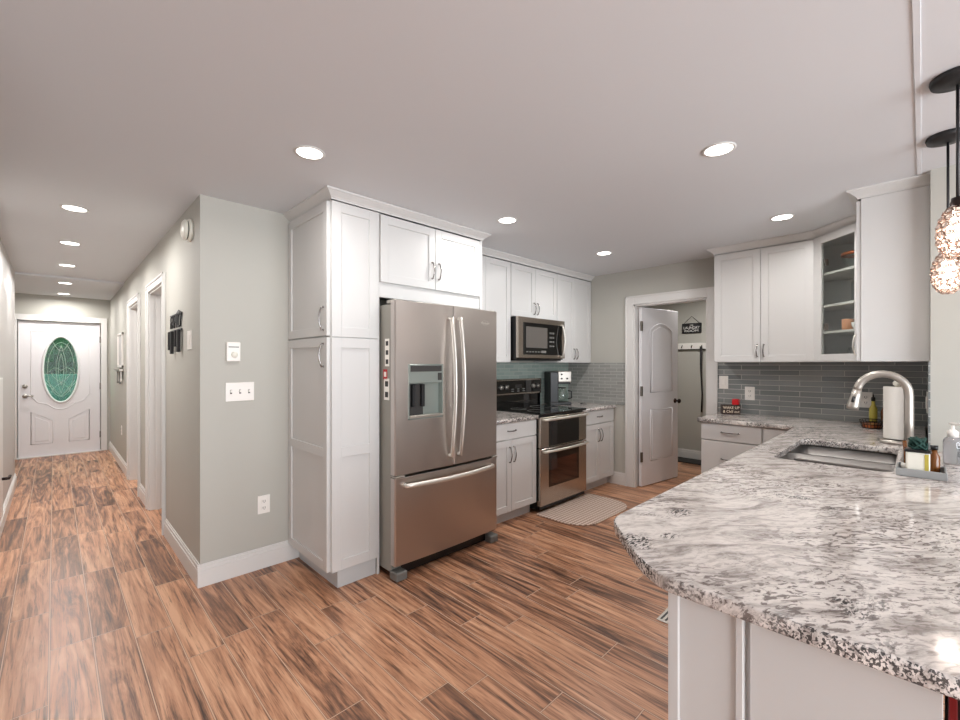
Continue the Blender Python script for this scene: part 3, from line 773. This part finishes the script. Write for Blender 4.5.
pts.append((MW-.075, .0, .37)); G().tube(pts, .010, 8).done('handle', 'handle', mf)
G().box(.02, MW-.02, .04, .38, -.012, .002).done('vent_panel', 'dark', mw)

# ------------------------------------------------------------------ coffee maker
cm = thing('coffee_maker', 'black and silver drip coffee maker with glass carafe', 'coffee maker', (4.03, 2.97, .9155), R(-35))
cm.scale = (1.1, 1.1, 1.06)
G().box(0, .24, 0, .22, 0, .03, .008, 2).done('base', 'dark', cm)
G().box(0, .095, .0, .22, .025, .36, .010, 2).done('water_tank', 'dark', cm)
hd = G().box(.09, .24, .01, .215, .245, .365, .010, 2).done('brew_head', 'nickel', cm)
for (x, z) in ((.13, .33), (.13, .285), (.19, .285)): G().lathe([(0, 0), (.010, 0), (.010, .006), (0, .006)], 12, mtx=Matrix.Translation((x, .012, z)) @ Matrix.Rotation(R(90), 4, 'X')).done('button', 'dark', hd)
G().box(.10, .235, .03, .2, .225, .246, .004).done('filter_basket', 'dark', cm)
cf = G().lathe([(0, 0), (.052, 0), (.062, .02), (.064, .07), (.05, .12), (.045, .14), (.042, .14), (.047, .12), (.06, .07), (.058, .022), (0, .004)], 24, (.165, .10, .034)).done('carafe', 'clear', cm)
G().tube([(.225, .08, .15), (.262, .07, .14), (.262, .07, .07), (.226, .085, .06)], .007, 8).done('carafe_handle', 'dark', cf)
G().lathe([(0, 0), (.045, 0), (.045, .012), (0, .014)], 20, (.165, .10, .174)).done('carafe_lid', 'dark', cf)
tag(G().tube([(4.40, 2.80, .922), (4.44, 2.79, .926), (4.50, 2.80, .924), (4.56, 2.83, .921)], [.012, .008, .005, .005], 8, flat=.6).done('spoon', 'dark'), 'black spoon lying on the counter beside the coffee maker', 'spoon')

# ------------------------------------------------------------------ woven mat
tag(G().prism(rnd(4.03, 2.45, .04, 0, 90, 4)+rnd(3.19, 2.45, .04, 90, 180, 4)+rnd(3.38, 2.19, .22, 180, 270, 8)+rnd(3.84, 2.20, .23, 270, 360, 8), .0005, .010, .003, 2).done('kitchen_mat', 'mat'),
    'beige woven half-round mat on the floor before the range', 'mat')

# ------------------------------------------------------------------ sink and faucet
sk = thing('sink', 'undermount double-bowl stainless sink set into the granite', 'sink', (hx0, hy0, .88))
def bowl(x0, x1, dep, name='bowl'):
    y0, y1 = -.012, hy1-hy0+.012; t = .003; r = .045
    ins = rnd(x1-r, y1-r, r, 0, 90, 4)+rnd(x0+r, y1-r, r, 90, 180, 4)+rnd(x0+r, y0+r, r, 180, 270, 4)+rnd(x1-r, y0+r, r, 270, 360, 4)
    b = bmesh.new(); cx, cy = (x0+x1)/2, (y0+y1)/2
    def ringp(k, z): return [b.verts.new((cx+(x-cx)*k, cy+(y-cy)*k, z)) for x, y in ins]
    rs = [ringp(1.0, -.002), ringp(.97, -dep+.02), ringp(.92, -dep), ringp(.15, -dep-.004)]
    out = [ringp(1.02, -.002), ringp(1.0, -dep+.012), ringp(.95, -dep-.008)]
    for q, w2 in zip(rs, rs[1:]):
        for i in range(len(q)): f = b.faces.new((q[i], w2[i], w2[(i+1) % len(q)], q[(i+1) % len(q)])); f.smooth = True
    b.faces.new(rs[-1])
    q, w2 = out[0], rs[0]
    for i in range(len(q)): b.faces.new((q[i], w2[i], w2[(i+1) % len(q)], q[(i+1) % len(q)]))
    for q, w2 in zip(out, out[1:]):
        for i in range(len(q)): b.faces.new((q[i], q[(i+1) % len(q)], w2[(i+1) % len(q)], w2[i]))
    b.faces.new(out[-1])
    bmesh.ops.recalc_face_normals(b, faces=b.faces)
    g = G(); g._merge(b); o = g.done(name, 'sink', sk)
    G().lathe([(.042, .001), (.045, .003), (.030, .002), (.028, -.004), (0, -.004)], 20, (cx, cy, -dep-.003)).done('drain', 'nickel', o)
bowl(-.008, .425, .20); bowl(.447, hx1-hx0+.008, .20)
G().box(.420, .452, -.005, hy1-hy0+.005, -.045, -.028, .005, 2).done('divider', 'sink', sk)

fc = thing('faucet', 'tall brushed nickel pull-down gooseneck faucet behind the sink', 'faucet', (2.95, .046, .9155))
G().lathe([(0, 0), (.030, 0), (.030, .008), (.024, .014), (.022, .05), (.021, .055), (0, .055)], 24).done('base', 'nickel', fc)
pts = [(0, 0, .05), (0, 0, .20), (0, 0, .31)]
RA = .095
for i in range(1, 15):
    a = R(180-i*12.5); pts.append((0, RA+RA*math.cos(a), .325+RA*math.sin(a)))
G().tube(pts, .0175, 16).done('spout', 'nickel', fc)
P1 = Vector(pts[-1]); Dn = (P1-Vector(pts[-2])).normalized()
hp = [P1-Dn*.005, P1+Dn*.03, P1+Dn*.08, P1+Dn*.10]
sh = G().tube(hp, [.019, .021, .026, .025], 16).done('spray_head', 'nickel', fc)
G().tube([P1+Dn*.035+Vector((-.02, .004, .004)), P1+Dn*.065+Vector((-.024, .004, .004))], .007, 8).done('spray_button', 'dark', sh)
G().tube([(0.02, 0, .035), (.05, -.004, .04), (.11, -.01, .058)], [.010, .008, .006], 10).done('lever', 'nickel', fc)

# paper towel holder
pt = thing('paper_towel_holder', 'white paper towel roll on a round steel stand beside the faucet', 'paper towel', (3.58, .106, .9155))
G().lathe([(0, 0), (.082, 0), (.085, .006), (.082, .018), (.03, .022), (0, .022)], 32).done('base', 'nickel', pt)
G().lathe([(0, .02), (.006, .02), (.006, .335), (.018, .345), (.020, .358), (.012, .370), (0, .372)], 16).done('pole', 'soapw', pt)
G().lathe([(.02, .026), (.060, .026), (.061, .03), (.061, .330), (.060, .334), (.02, .334), (.02, .026)], 36).done('paper_roll', 'paper', pt)
G().tube([(.060, .050, .015), (.064, .054, .05), (.062, .052, .30), (.058, .050, .33)], .003, 8).done('tension_arm', 'pull', pt)

# sink caddy and what it holds
TR = R(-8)
tr = thing('sink_tray', 'shallow grey stone tray at the near right corner of the sink', 'tray', (2.545, .0, .9155), R(0))
G().box(0, .16, -.070, .080, 0, .006, .002).box(0, .16, -.070, -.064, .004, .032, .002).box(0, .16, .074, .080, .004, .032, .002).box(0, .006, -.066, .076, .004, .032, .002).box(.154, .16, -.066, .076, .004, .032, .002).done('tray_body', 'stone', tr)
cn = thing('soap_jar', 'square ivory and yellow dish soap jar standing in the stone tray', 'jar', (2.560, -.022, .9220))
G().box(0, .065, 0, .072, 0, .095, .006, 2).done('jar_body', 'soapw', cn)
G().box(-.0015, .0, .004, .016, .004, .09, .0).done('label', 'yellow', cn)
G().box(-.004, .069, -.004, .076, .095, .106, .003).done('lid', 'dark', cn)
g = G()
for i in range(26):
    a = random.random()*6.28; r_ = .030*random.random()**.5
    g.tube([(.0325+r_*math.cos(a+t*.9), .036+r_*math.sin(a+t*.9), .012+.022*math.sin(t*1.3+i)) for t in range(6)], .0035, 6)
bmesh.ops.transform(g.bm, matrix=Matrix.Translation((2.560, -.022, .922+.106+.012)), verts=g.bm.verts)
tag(g.done('scrubber', 'green'), 'dark green mesh scrubber heaped on the soap jar lid', 'scrubber')
ab = thing('small_bottle', 'small amber bottle behind the ivory soap jar in the tray', 'bottle', (2.675, -.035, .922))
G().lathe([(0, 0), (.017, 0), (.018, .01), (.018, .07), (.010, .085), (.009, .10), (0, .10)], 18).done('bottle_body', 'amber', ab)
G().lathe([(0, 0), (.012, 0), (.012, .018), (0, .018)], 16, (0, 0, .098)).done('cap', 'dark', ab)
br = thing('dish_brush', 'dish brush with a white bristle head behind the soap jar', 'brush', (2.665, .048, .922))
G().lathe([(0, 0), (.018, 0), (.020, .02), (.018, .03), (0, .03)], 14).done('bristles', 'paper', br)
G().tube([(0, 0, .03), (.0, .004, .08), (.01, .008, .125)], [.012, .006, .008], 8).done('brush_handle', 'amber', br)

# hand soap pump bottle
so = thing('soap_dispenser', 'clear plastic hand soap bottle with white pump by the grey wall', 'soap bottle', (3.03, -.100, .9155), R(45))
G().lathe([(0, 0), (.030, 0), (.033, .006), (.033, .10), (.029, .118), (.016, .126), (0, .126)], 28).done('bottle_body', 'clearpl', so)
G().lathe([(0, .124), (.019, .124), (.020, .15), (.012, .158), (.006, .162), (.006, .185), (0, .185)], 20).box(-.045, .012, -.008, .008, .182, .194, .004, 2).done('pump', 'plate', so)
lb = G()
lb.text('SOAP', .022, Matrix.Translation((-.0325, .0, .062)) @ Matrix.Rotation(R(-90), 4, 'Z') @ Matrix.Rotation(R(90), 4, 'X') @ Matrix.Rotation(R(90), 4, 'Z'), .001)
lb.done('lettering', 'dark', so)
G().box(-.010, .010, -.0345, -.0305, .02, .10, .001).done('label', 'blue', so)

# bottle rack behind the faucet in the corner
bt = thing('oil_bottle', 'yellow oil bottle with dark spout in the kitchen corner', 'bottle', (4.44, .262, .9155))
G().lathe([(0, 0), (.022, 0), (.024, .01), (.024, .13), (.012, .16), (.010, .19), (0, .19)], 20).done('bottle_body', 'yellow', bt)
G().lathe([(0, .188), (.012, .188), (.012, .215), (.005, .22), (.004, .24), (0, .24)], 14).done('spout', 'dark', bt)
bt2 = thing('vinegar_bottle', 'dark bottle beside the yellow oil bottle in the corner', 'bottle', (4.50, .20, .9155))
G().lathe([(0, 0), (.022, 0), (.024, .01), (.024, .11), (.012, .14), (.010, .18), (0, .18)], 20).done('bottle_body', 'amber', bt2)
G().lathe([(0, .178), (.012, .178), (.012, .20), (0, .202)], 14).done('cap', 'dark', bt2)
bk = thing('wire_basket', 'low brown wire basket in the corner behind the paper towels', 'basket', (4.30, .262, .9155))
g = G()
for z, k_ in ((.004, .8), (.03, .9), (.055, 1.0)):
    g.tube([(k_*.10*math.cos(a*.314), k_*.07*math.sin(a*.314), z) for a in range(20)], .003, 6, closed=True)
for a in range(20): g.tube([(.08*math.cos(a*.314), .056*math.sin(a*.314), .004), (.10*math.cos(a*.314), .07*math.sin(a*.314), .055)], .002, 5)
g.done('basket_wire', 'bronze', bk)
G().prism([(.078*math.cos(a*.314), .054*math.sin(a*.314)) for a in range(20)], .004, .03).done('basket_liner', 'copper', bk)

# box sign and red candle
sg = thing('box_sign', 'small dark wooden box sign with two lines of cream lettering', 'sign', (4.46, 1.315, .9155), R(-62))
G().box(0, .155, 0, .055, 0, .088, .002).done('sign_block', 'signwood', sg)
G().text('WAKE UP', .036, upright(.0775, -.0008, .062), .0006, width=.135).done('lettering', 'cream', sg)
G().text('& Chill out', .034, upright(.0775, -.0008, .026), .0006, width=.135).done('lettering', 'cream', sg)
tag(G().box(4.505, 4.560, 1.19, 1.245, 1.0045, 1.060, .008, 3).done('candle', 'red'), 'small red square candle sitting on the box sign', 'candle')

# ------------------------------------------------------------------ pendant lights over the peninsula
def pendant(x, y, zc, label):
    t = thing('pendant_light', label, 'lamp', (x, y, H))
    G().lathe([(0, -.001), (.072, -.001), (.074, -.010), (.070, -.024), (.03, -.030), (.008, -.036), (0, -.036)], 36).done('canopy', 'black', t)
    dz_ = zc-H
    G().tube([(0, 0, -.03), (0, 0, dz_+.10)], .005, 10).done('rod', 'black', t)
    G().lathe([(0, dz_+.128), (.016, dz_+.125), (.022, dz_+.10), (.026, dz_+.088), (0, dz_+.088)], 20).done('socket', 'bronze', t)
    sh = G(); rims = G(); NR = 9
    for i in range(NR):
        ph = R(22+i*(158-14)/(NR-1)*1.0); 
        rz = .098*math.cos(ph); rr = (.048+.008*(1-math.cos(ph))/2)*math.sin(ph)+.003
        m_ = max(5, int(2*math.pi*rr/.0235))
        for j in range(m_):
            a = 2*math.pi*(j+.5*(i % 2))/m_; c_ = Vector((rr*math.cos(a), rr*math.sin(a), dz_+rz)); nrm = Vector((math.cos(a)*math.sin(ph), math.sin(a)*math.sin(ph), math.cos(ph)*.7)).normalized()
            q = nrm.to_track_quat('Z', 'Y').to_matrix().to_4x4(); mm = Matrix.Translation(c_) @ q
            b = bmesh.new(); bmesh.ops.create_icosphere(b, subdivisions=1, radius=.0098)
            for v in b.verts: v.co.z *= .62
            sh._merge(b, mm)
            rims.tube([(.0118*math.cos(u*math.pi/5), .0118*math.sin(u*math.pi/5), 0) for u in range(10)], .0016, 5, closed=True, mtx=mm)
    s1 = rims.done('bead_frame', 'frame', t); sh.done('beads', 'bead', s1)
    G().lathe([(0, .10), (.012, .095), (.014, .06), (.028, .025), (.030, 0), (.022, -.024), (0, -.032)], 20, (0, 0, dz_)).done('bulb', 'bulb', t)
    ld = bpy.data.lights.new('bulb_light', 'POINT'); ld.energy = 3; ld.color = (1, .88, .76); ld.shadow_soft_size = .03
    lo = bpy.data.objects.new('bulb_light', ld); C.objects.link(lo); lo.parent = t; lo.location = (0, 0, dz_-.045)
    return t
pendant(2.356, -.090, 1.868, 'nearer beaded globe pendant on a black rod, its canopy higher in the photo')
pendant(2.94, -.082, 1.808, 'farther beaded globe pendant, hanging lower in view beside the cabinet end')

# ------------------------------------------------------------------ recessed lights
def can(x, y, z, label, power):
    t = thing('recessed_light', label, 'ceiling light', (x, y, z), 0, 'recessed ceiling lights')
    G().lathe([(.060, -.001), (.074, -.001), (.075, -.004), (.062, -.006), (.060, -.001)], 36).done('trim_ring', 'trim', t)
    G().lathe([(0, -.0035), (.061, -.0035), (.061, -.0015), (0, -.0015)], 36).done('lens', 'lens', t)
    d = bpy.data.lights.new('can_light', 'AREA'); d.shape = 'DISK'; d.size = .12; d.energy = power; d.color = (1, .975, .95); d.spread = R(170)
    lo = bpy.data.objects.new('can_light', d); C.objects.link(lo); lo.parent = t; lo.location = (0, 0, -.012); return t
for x, y, lab in ((.91, 2.14, 'lit recessed ceiling light nearest the pantry cabinet'), (2.33, .70, 'lit recessed ceiling light above the peninsula, nearest the pendants'),
                  (3.73, .706, 'lit recessed ceiling light nearest the glass-door corner cabinet'), (2.37, 2.13, 'lit recessed ceiling light just right of the over-fridge cabinet'),
                  (3.73, 2.12, 'lit recessed ceiling light nearest the laundry doorway')):
    can(x, y, H, lab, CAN_POWER)
for y, z, lab in ((4.02, H, 'nearest of the five hallway ceiling lights'), (5.20, H, 'second nearest of the five hallway ceiling lights'), (6.39, H, 'middle one of the five hallway ceiling lights'),
                  (7.62, FH, 'second farthest of the five hallway ceiling lights'), (8.80, FH, 'hallway ceiling light nearest the front door')):
    can(.10, y, z, lab, CAN_POWER*1.8)

for x, y, lab in ((5.7, 2.0, 'added unseen fill light inside the laundry'), (1.5, 4.6, 'added unseen fill light inside the nearer side room'), (1.5, 6.3, 'added unseen fill light inside the farther side room')):
    can(x, y, H, lab, CAN_POWER*2)  # lamps added out of view to brighten the dark laundry and side rooms
# ------------------------------------------------------------------ front door
fd = thing('front_door', 'white front door with oval leaded glass at the hall end', 'door', (DX[0], EY+.03, .012))
fw, fh = DX[1]-DX[0], 2.008
leaf = G().box(0, fw, 0, .045, 0, fh, .002).done('door_leaf', 'door', fd)
OC = (.453, 1.29); OR = (.188, .49)
el = [(OC[0]+OR[0]*math.cos(i*math.pi/24), OC[1]+OR[1]*math.sin(i*math.pi/24)) for i in range(48)]
def yz(pts, y): return [(x, y, z) for x, z in pts]
# oval cut
b = G().prism([(x, z) for x, z in el], -.1, .1, mtx=Matrix.Rotation(R(90), 4, 'X')).done('cutter', 'dark')
m_ = leaf.modifiers.new('b', 'BOOLEAN'); m_.operation = 'DIFFERENCE'; m_.solver = 'EXACT'; m_.object = b; b.location = fd.location; bpy.context.view_layer.update()
leaf.data = bpy.data.meshes.new_from_object(leaf.evaluated_get(bpy.context.evaluated_depsgraph_get())); leaf.modifiers.clear(); bpy.data.objects.remove(b)
G().prism(el, -.026, -.020, mtx=Matrix.Rotation(R(90), 4, 'X')).done('oval_glass', 'leaded', leaf)
G().tube([(OC[0]+(OR[0]+.012)*math.cos(i*math.pi/24), -.002, OC[1]+(OR[1]+.012)*math.sin(i*math.pi/24)) for i in range(48)], .016, 8, closed=True).done('oval_frame', 'door', leaf)
g = G()
def ez(fx_, fz_): return (OC[0]+fx_*OR[0], .017, OC[1]+fz_*OR[1])
def curve(fn, n=24, r=.003, closed=False): g.tube([ez(*fn(i/n)) for i in range(n if closed else n+1)], r, 5, closed=closed)
curve(lambda t: (.78*math.cos(2*math.pi*t), .84*math.sin(2*math.pi*t)), 36, closed=True)
for s_ in (-1, 1):
    curve(lambda t: (s_*.30*math.sin(math.pi*t), .75-1.5*t)); curve(lambda t: (s_*.16*math.sin(math.pi*t), .5-1.0*t))
    curve(lambda t: (s_*(.55*math.cos(math.pi*t)), -.1-.62*t)); curve(lambda t: (s_*(-.5+1.0*t), .88-.5*math.sin(math.pi*t)*.6))
    curve(lambda t: (s_*t, -.05+.10*math.sin(math.pi*t*1.5))); curve(lambda t: (s_*.8*(1-t), -.35-.5*t)); curve(lambda t: (s_*(.2+.7*t), -.75+.35*t))
g.done('lead_pattern', 'lead', leaf)
g = G()
# moulding lines: outer rectangle, scroll, two slanted lower panels
g.tube([(.13, 0, 1.86), (.13, 0, .90), (.20, 0, .80), (.30, 0, .77), (.38, 0, .70), (.453, 0, .68), (.526, 0, .70), (.606, 0, .77), (.706, 0, .80), (.776, 0, .90), (.776, 0, 1.86)], .006, 6, closed=True)
for s_ in (-1, 1):
    cx = .453; P_ = [(cx+s_*.09, 0, .18), (cx+s_*.32, 0, .18), (cx+s_*.32, 0, .66), (cx+s_*.09, 0, .52)]
    g.tube(P_, .006, 6, closed=True)
    g.prism([(x, z) for x, _, z in ([(cx+s_*.13, 0, .22), (cx+s_*.28, 0, .22), (cx+s_*.28, 0, .59), (cx+s_*.13, 0, .50)][::s_])], -.002, .004, .003, 1, mtx=Matrix.Rotation(R(90), 4, 'X'))
g.done('moulding', 'door', leaf)
g = G(); g.lathe([(0, 0), (.028, 0), (.026, .016), (0, .018)], 20, mtx=Matrix.Translation((.07, 0, .90)) @ Matrix.Rotation(R(90), 4, 'X')); g.tube([(.07, -.01, .90), (.07, -.05, .90), (.16, -.05, .90)], .010, 8); g.done('lever_handle', 'nickel', fd)
G().lathe([(0, 0), (.030, 0), (.028, .018), (0, .022)], 20, mtx=Matrix.Translation((.07, 0, 1.045)) @ Matrix.Rotation(R(90), 4, 'X')).done('deadbolt', 'nickel', fd)
for z in (.25, 1.02, 1.76): G().box(fw-.004, fw+.010, -.012, .004, z-.05, z+.05, .002).done('hinge', 'hinge', fd)

# outside, beyond the glass: path and hedge
struct(G().box(-6, 6, EY+.2, 30, -.12, -.02), 'ground', 'lawn')
hb = bmesh.new(); bmesh.ops.create_grid(hb, x_segments=60, y_segments=30, size=1)
for v in hb.verts:
    x, z = v.co.x*5, (v.co.y+1)*2.4
    v.co = (x, 14+.35*math.sin(x*3.1+z*2.3)+.3*math.sin(x*7.7-z*5.1)+random.uniform(-.12, .12)+.15*z, z)
hedge = G(); hedge._merge(hb); ho = hedge.done('hedge', 'foliage'); sm = ho.modifiers.new('s', 'SOLIDIFY'); sm.thickness = .5
tag(G().box(-4, 4, 13.2, 13.45, -.02, 1.16, .02).done('garden_wall', plain('garden_wall_stone', srgb(70, 84, 104), .7, var=.7)), 'low blue-grey garden wall outdoors below the green hedge, seen through the door glass', 'garden wall')
tag(ho, 'green hedge outdoors seen through the oval door glass', 'hedge')

# ------------------------------------------------------------------ laundry door (open) and what is behind it
LW = .750; ang = R(-8.5)
ld_ = thing('laundry_door', 'white two-panel interior door standing open into the laundry', 'door', (4.706, 2.240, .010), ang)
lf = G().box(0, LW, -.035, 0, 0, 2.015, .002).done('door_leaf', 'door', ld_)
g = G()
def panel(z0, z1, arch):
    x0, x1 = .17, LW-.13
    pts = [(x0, z0), (x1, z0), (x1, z1)]
    if arch: pts += [(x1-(x1-x0)*i/10, z1+.085*math.sin(math.pi*i/10)**.9) for i in range(1, 10)]
    pts += [(x0, z1)]
    g.tube([(x, -.035, z) for x, z in pts], .006, 6, closed=True)
    cx, cz = (x0+x1)/2, (z0+z1)/2
    g.prism([(cx+(x-cx)*.84, cz+(z-cz)*.92) for x, z in pts], .034, .038, .003, 1, mtx=Matrix.Rotation(R(90), 4, 'X'))
panel(.27, .85, False); panel(1.05, 1.76, True)
g.done('moulding', 'door', lf)
g = G(); g.lathe([(0, 0), (.030, 0), (.026, .010), (.010, .014), (.010, .035), (.026, .045), (.028, .058), (.018, .068), (0, .070)], 20, mtx=Matrix.Translation((LW-.065, -.035, .93)) @ Matrix.Rotation(R(90), 4, 'X')); g.done('knob', 'bronze', ld_)
for z in (.33, 1.07, 1.80): G().box(-.020, .012, -.046, -.030, z-.055, z+.055, .002).done('hinge', 'hinge', ld_)

hs = thing('hanging_sign', 'small black sign hung by a cord above the coat rack', 'sign', (6.596, 2.475, 1.83), R(-90))
G().box(0, .27, -.018, -.004, 0, .145, .006).done('sign_board', 'black', hs)
G().text('the', .035, upright(.135, -.0185, .118), .0006).done('lettering', 'white', hs)
G().text('LAUNDRY', .055, upright(.135, -.0185, .078), .0006, width=.22).done('lettering', 'white', hs)
G().text('ROOM', .045, upright(.135, -.0185, .034), .0006, width=.19).done('lettering', 'white', hs)
G().tube([(.03, -.010, .145), (.135, -.008, .245), (.24, -.010, .145)], .003, 6).done('cord', 'bronze', hs)
cr = thing('coat_rack', 'white wall rack with dark hooks in the laundry', 'coat rack', (6.598, 2.66, 1.60), R(-90))
G().box(0, .66, -.018, 0, 0, .085, .003).done('rail', 'plate', cr)
G().box(0, .66, -.024, -.002, -.012, .0, .002).done('rail_edge', 'slot', cr)
for i in range(5): G().tube([(.06+i*.135, -.018, .055), (.06+i*.135, -.045, .045), (.06+i*.135, -.05, .02), (.06+i*.135, -.07, .03)], .005, 6).done('hook', 'bronze', cr)
tag(G().tube([(6.535, 2.195, 1.635), (6.545, 2.20, 1.3), (6.55, 2.185, .95), (6.555, 2.195, .70)], [.018, .014, .010, .012], 8, flat=.4).done('leash', 'strap'), 'long black leash hanging from the laundry coat rack', 'leash')
tag(G().box(6.30, 6.585, 1.9, 2.85, .0, .018, .004).done('floor_mat', 'doormat_k'), 'dark floor mat along the laundry wall', 'mat')

# ------------------------------------------------------------------ wall plates
def plate(name, label, cat, loc, rot, w_, h_, kind):
    t = thing(name, label, cat, loc, rot)
    G().box(-w_/2, w_/2, -.006, 0, -h_/2, h_/2, .002, 2).done('cover_plate', 'plate', t)
    if kind == 'outlet':
        for z in (-.022, .022):
            q = G().box(-.017, .017, -.0085, -.005, z-.015, z+.015, .002).done('socket', 'plate', t)
            G().box(-.008, -.005, -.0092, -.008, z-.006, z+.008).box(.005, .008, -.0092, -.008, z-.006, z+.008).box(-.002, .002, -.0092, -.008, z-.012, z-.008).done('slot', 'slot', q)
    if kind.startswith('toggle'):
        n_ = int(kind[-1])
        for i in range(n_):
            x = (i-(n_-1)/2)*w_/(n_+.15)
            G().box(x-.005, x+.005, -.018, -.005, -.004, .012, .001).done('toggle', 'plate', t)
            G().box(x-.006, x+.006, -.0065, -.0058, -.012, .014).done('slot', 'slot', t)
    if kind == 'rocker':
        G().box(-.017, .017, -.010, -.005, -.033, .033, .002).done('rocker', 'plate', t)
    return t
plate('switch_plate', 'white triple toggle switch plate on the grey wall', 'switch', (.873, KY, 1.203), 0, .170, .122, 'toggle3')
plate('outlet', 'white outlet low on the grey wall left of the pantry', 'outlet', (1.020, KY, .430), 0, .078, .122, 'outlet')
th = thing('thermostat', 'white dial thermostat above the triple switch plate', 'thermostat', (.830, KY, 1.464))
G().box(-.041, .041, -.026, 0, -.063, .063, .006, 2).done('housing', 'plate', th)
G().lathe([(0, 0), (.020, 0), (.018, .010), (0, .012)], 24, mtx=Matrix.Translation((0.004, -.026, -.018)) @ Matrix.Rotation(R(90), 4, 'X')).done('dial', 'soapw', th)
G().box(-.03, .03, -.0275, -.0255, .028, .034).done('scale_line', 'foot', th)
plate('switch_plate', 'white switch plate on the tiles above the red candle, nearest the doorway', 'switch', (WX-.008, 1.352, 1.208), R(-90), .080, .125, 'rocker')
plate('outlet', 'white outlet on the grey tiles right of the box sign', 'outlet', (WX-.008, 1.130, 1.110), R(-90), .080, .125, 'outlet')
plate('outlet', 'white outlet on the grey tiles behind the faucet', 'outlet', (WX-.008, .318, 1.098), R(-90), .080, .125, 'outlet')
plate('outlet', 'small white outlet on the far hallway wall below the framed key holder', 'outlet', (HX, 7.50, .50), R(-90), .078, .122, 'outlet')
plate('switch_plate', 'white rocker switch on the tiles of the short right kitchen wall', 'switch', (3.66, SY+.008, 1.16), R(180), .080, .125, 'rocker')
# hall wall
sd = thing('smoke_alarm', 'round white alarm high on the hallway wall corner', 'alarm', (HX, 3.395, 2.268), R(-90))
mm = Matrix.Rotation(R(90), 4, 'X')
G().lathe([(0, 0), (.072, 0), (.074, .012), (.070, .020), (0, .020)], 32, mtx=mm).done('base', 'soapw', sd)
G().lathe([(0, .020), (.058, .020), (.058, .027), (0, .027)], 32, mtx=mm).done('vent_gap', 'slot', sd)
G().lathe([(0, .027), (.066, .027), (.064, .040), (.050, .050), (0, .053)], 32, mtx=mm).done('cover', 'soapw', sd)
ks = thing('metal_wall_sign', 'black cut-out metal word sign with hanging straps on the hallway wall', 'sign', (HX, 4.06, 1.46), R(-90))
g = G(); g.box(0, .42, -.012, -.004, .165, .177, .001); g.text('FAMILY', .135, upright(.21, -.008, .232), .004, width=.40); g.box(.0, .42, -.011, -.004, .285, .293)
g.prism([(.24, .29), (.38, .29), (.38, .296), (.31, .315), (.24, .296)], .004, .011, mtx=Matrix.Rotation(R(90), 4, 'X')); g.done('sign_cutout', 'black', ks)
for i, (x, z0, wd) in enumerate(((.03, .03, .030), (.11, .0, .045), (.27, .05, .030), (.35, .01, .045))):
    G().box(x, x+wd, -.030, -.010, z0, .168, .003).done('strap', 'strap', ks)
plate('switch_plate', 'white switch plate on the hallway wall right of the black sign', 'switch', (HX, 3.42, 1.545), R(-90), .120, .125, 'rocker')
kf = thing('key_holder', 'white framed key holder on the far hallway wall', 'frame', (HX, 7.85, 1.12), R(-90))
g = G(); g.box(0, .55, -.02, 0, .22, .25, .002).box(0, .55, -.02, 0, .65, .68, .002).box(0, .03, -.02, 0, .22, .68, .002).box(.52, .55, -.02, 0, .22, .68, .002); g.done('frame', 'plate', kf)
G().box(.03, .52, -.008, -.002, .25, .65).done('panel', 'hallwall', kf)
G().box(-.02, .57, -.05, 0, .17, .20, .003).done('ledge', 'nickel', kf)
for i in range(4): G().box(.06+i*.13, .10+i*.13, -.03, -.01, .0+.03*(i % 2), .165, .002).done('keys', 'nickel' if i % 2 else 'foot', kf)
# door in the left hall wall
dd_ = struct(G().box(LX, LX+.012, 4.4, 5.45, .02, 1.27, .003), 'door_1', 'trim')
g = G().tube([(LX+.012, 5.35, .43), (LX+.05, 5.35, .43), (LX+.052, 5.45, .43)], .012, 8).done('door_handle', 'bronze', dd_)
# floor register beside the peninsula
vr = thing('floor_register', 'slotted metal floor register beside the peninsula base', 'vent', (2.33, .90, 0))
G().box(0, .30, 0, .11, 0, .006, .002).done('frame', 'nickel', vr)
g = G()
for i in range(4): g.box(.015, .285, .014+i*.024, .024+i*.024, .0055, .0072)
g.done('slots', 'slot', vr)

# dark red slatted chair tucked under the bar overhang
ch = thing('chair', 'dark red slatted chair tucked under the granite overhang', 'chair', (1.05, -.026, 0))
for (x, y) in ((.012, -.016), (.012, -.40), (.40, -.016), (.40, -.40)):
    G().box(x-.012, x+.012, y-.014, y+.012, 0, .50 if x < .1 else .45, .003).done('leg', 'redw', ch)
G().box(0, .42, -.42, 0, .45, .475, .006, 2).done('seat', 'dark', ch)
G().box(.009, .022, -.42, 0, .50, .872, .003).done('back_panel', 'dark', ch)
for i in range(17): G().box(.0, .010, -.014-i*.024, -.004-i*.024, .50, .870, .001).done('slat', 'redw', ch)
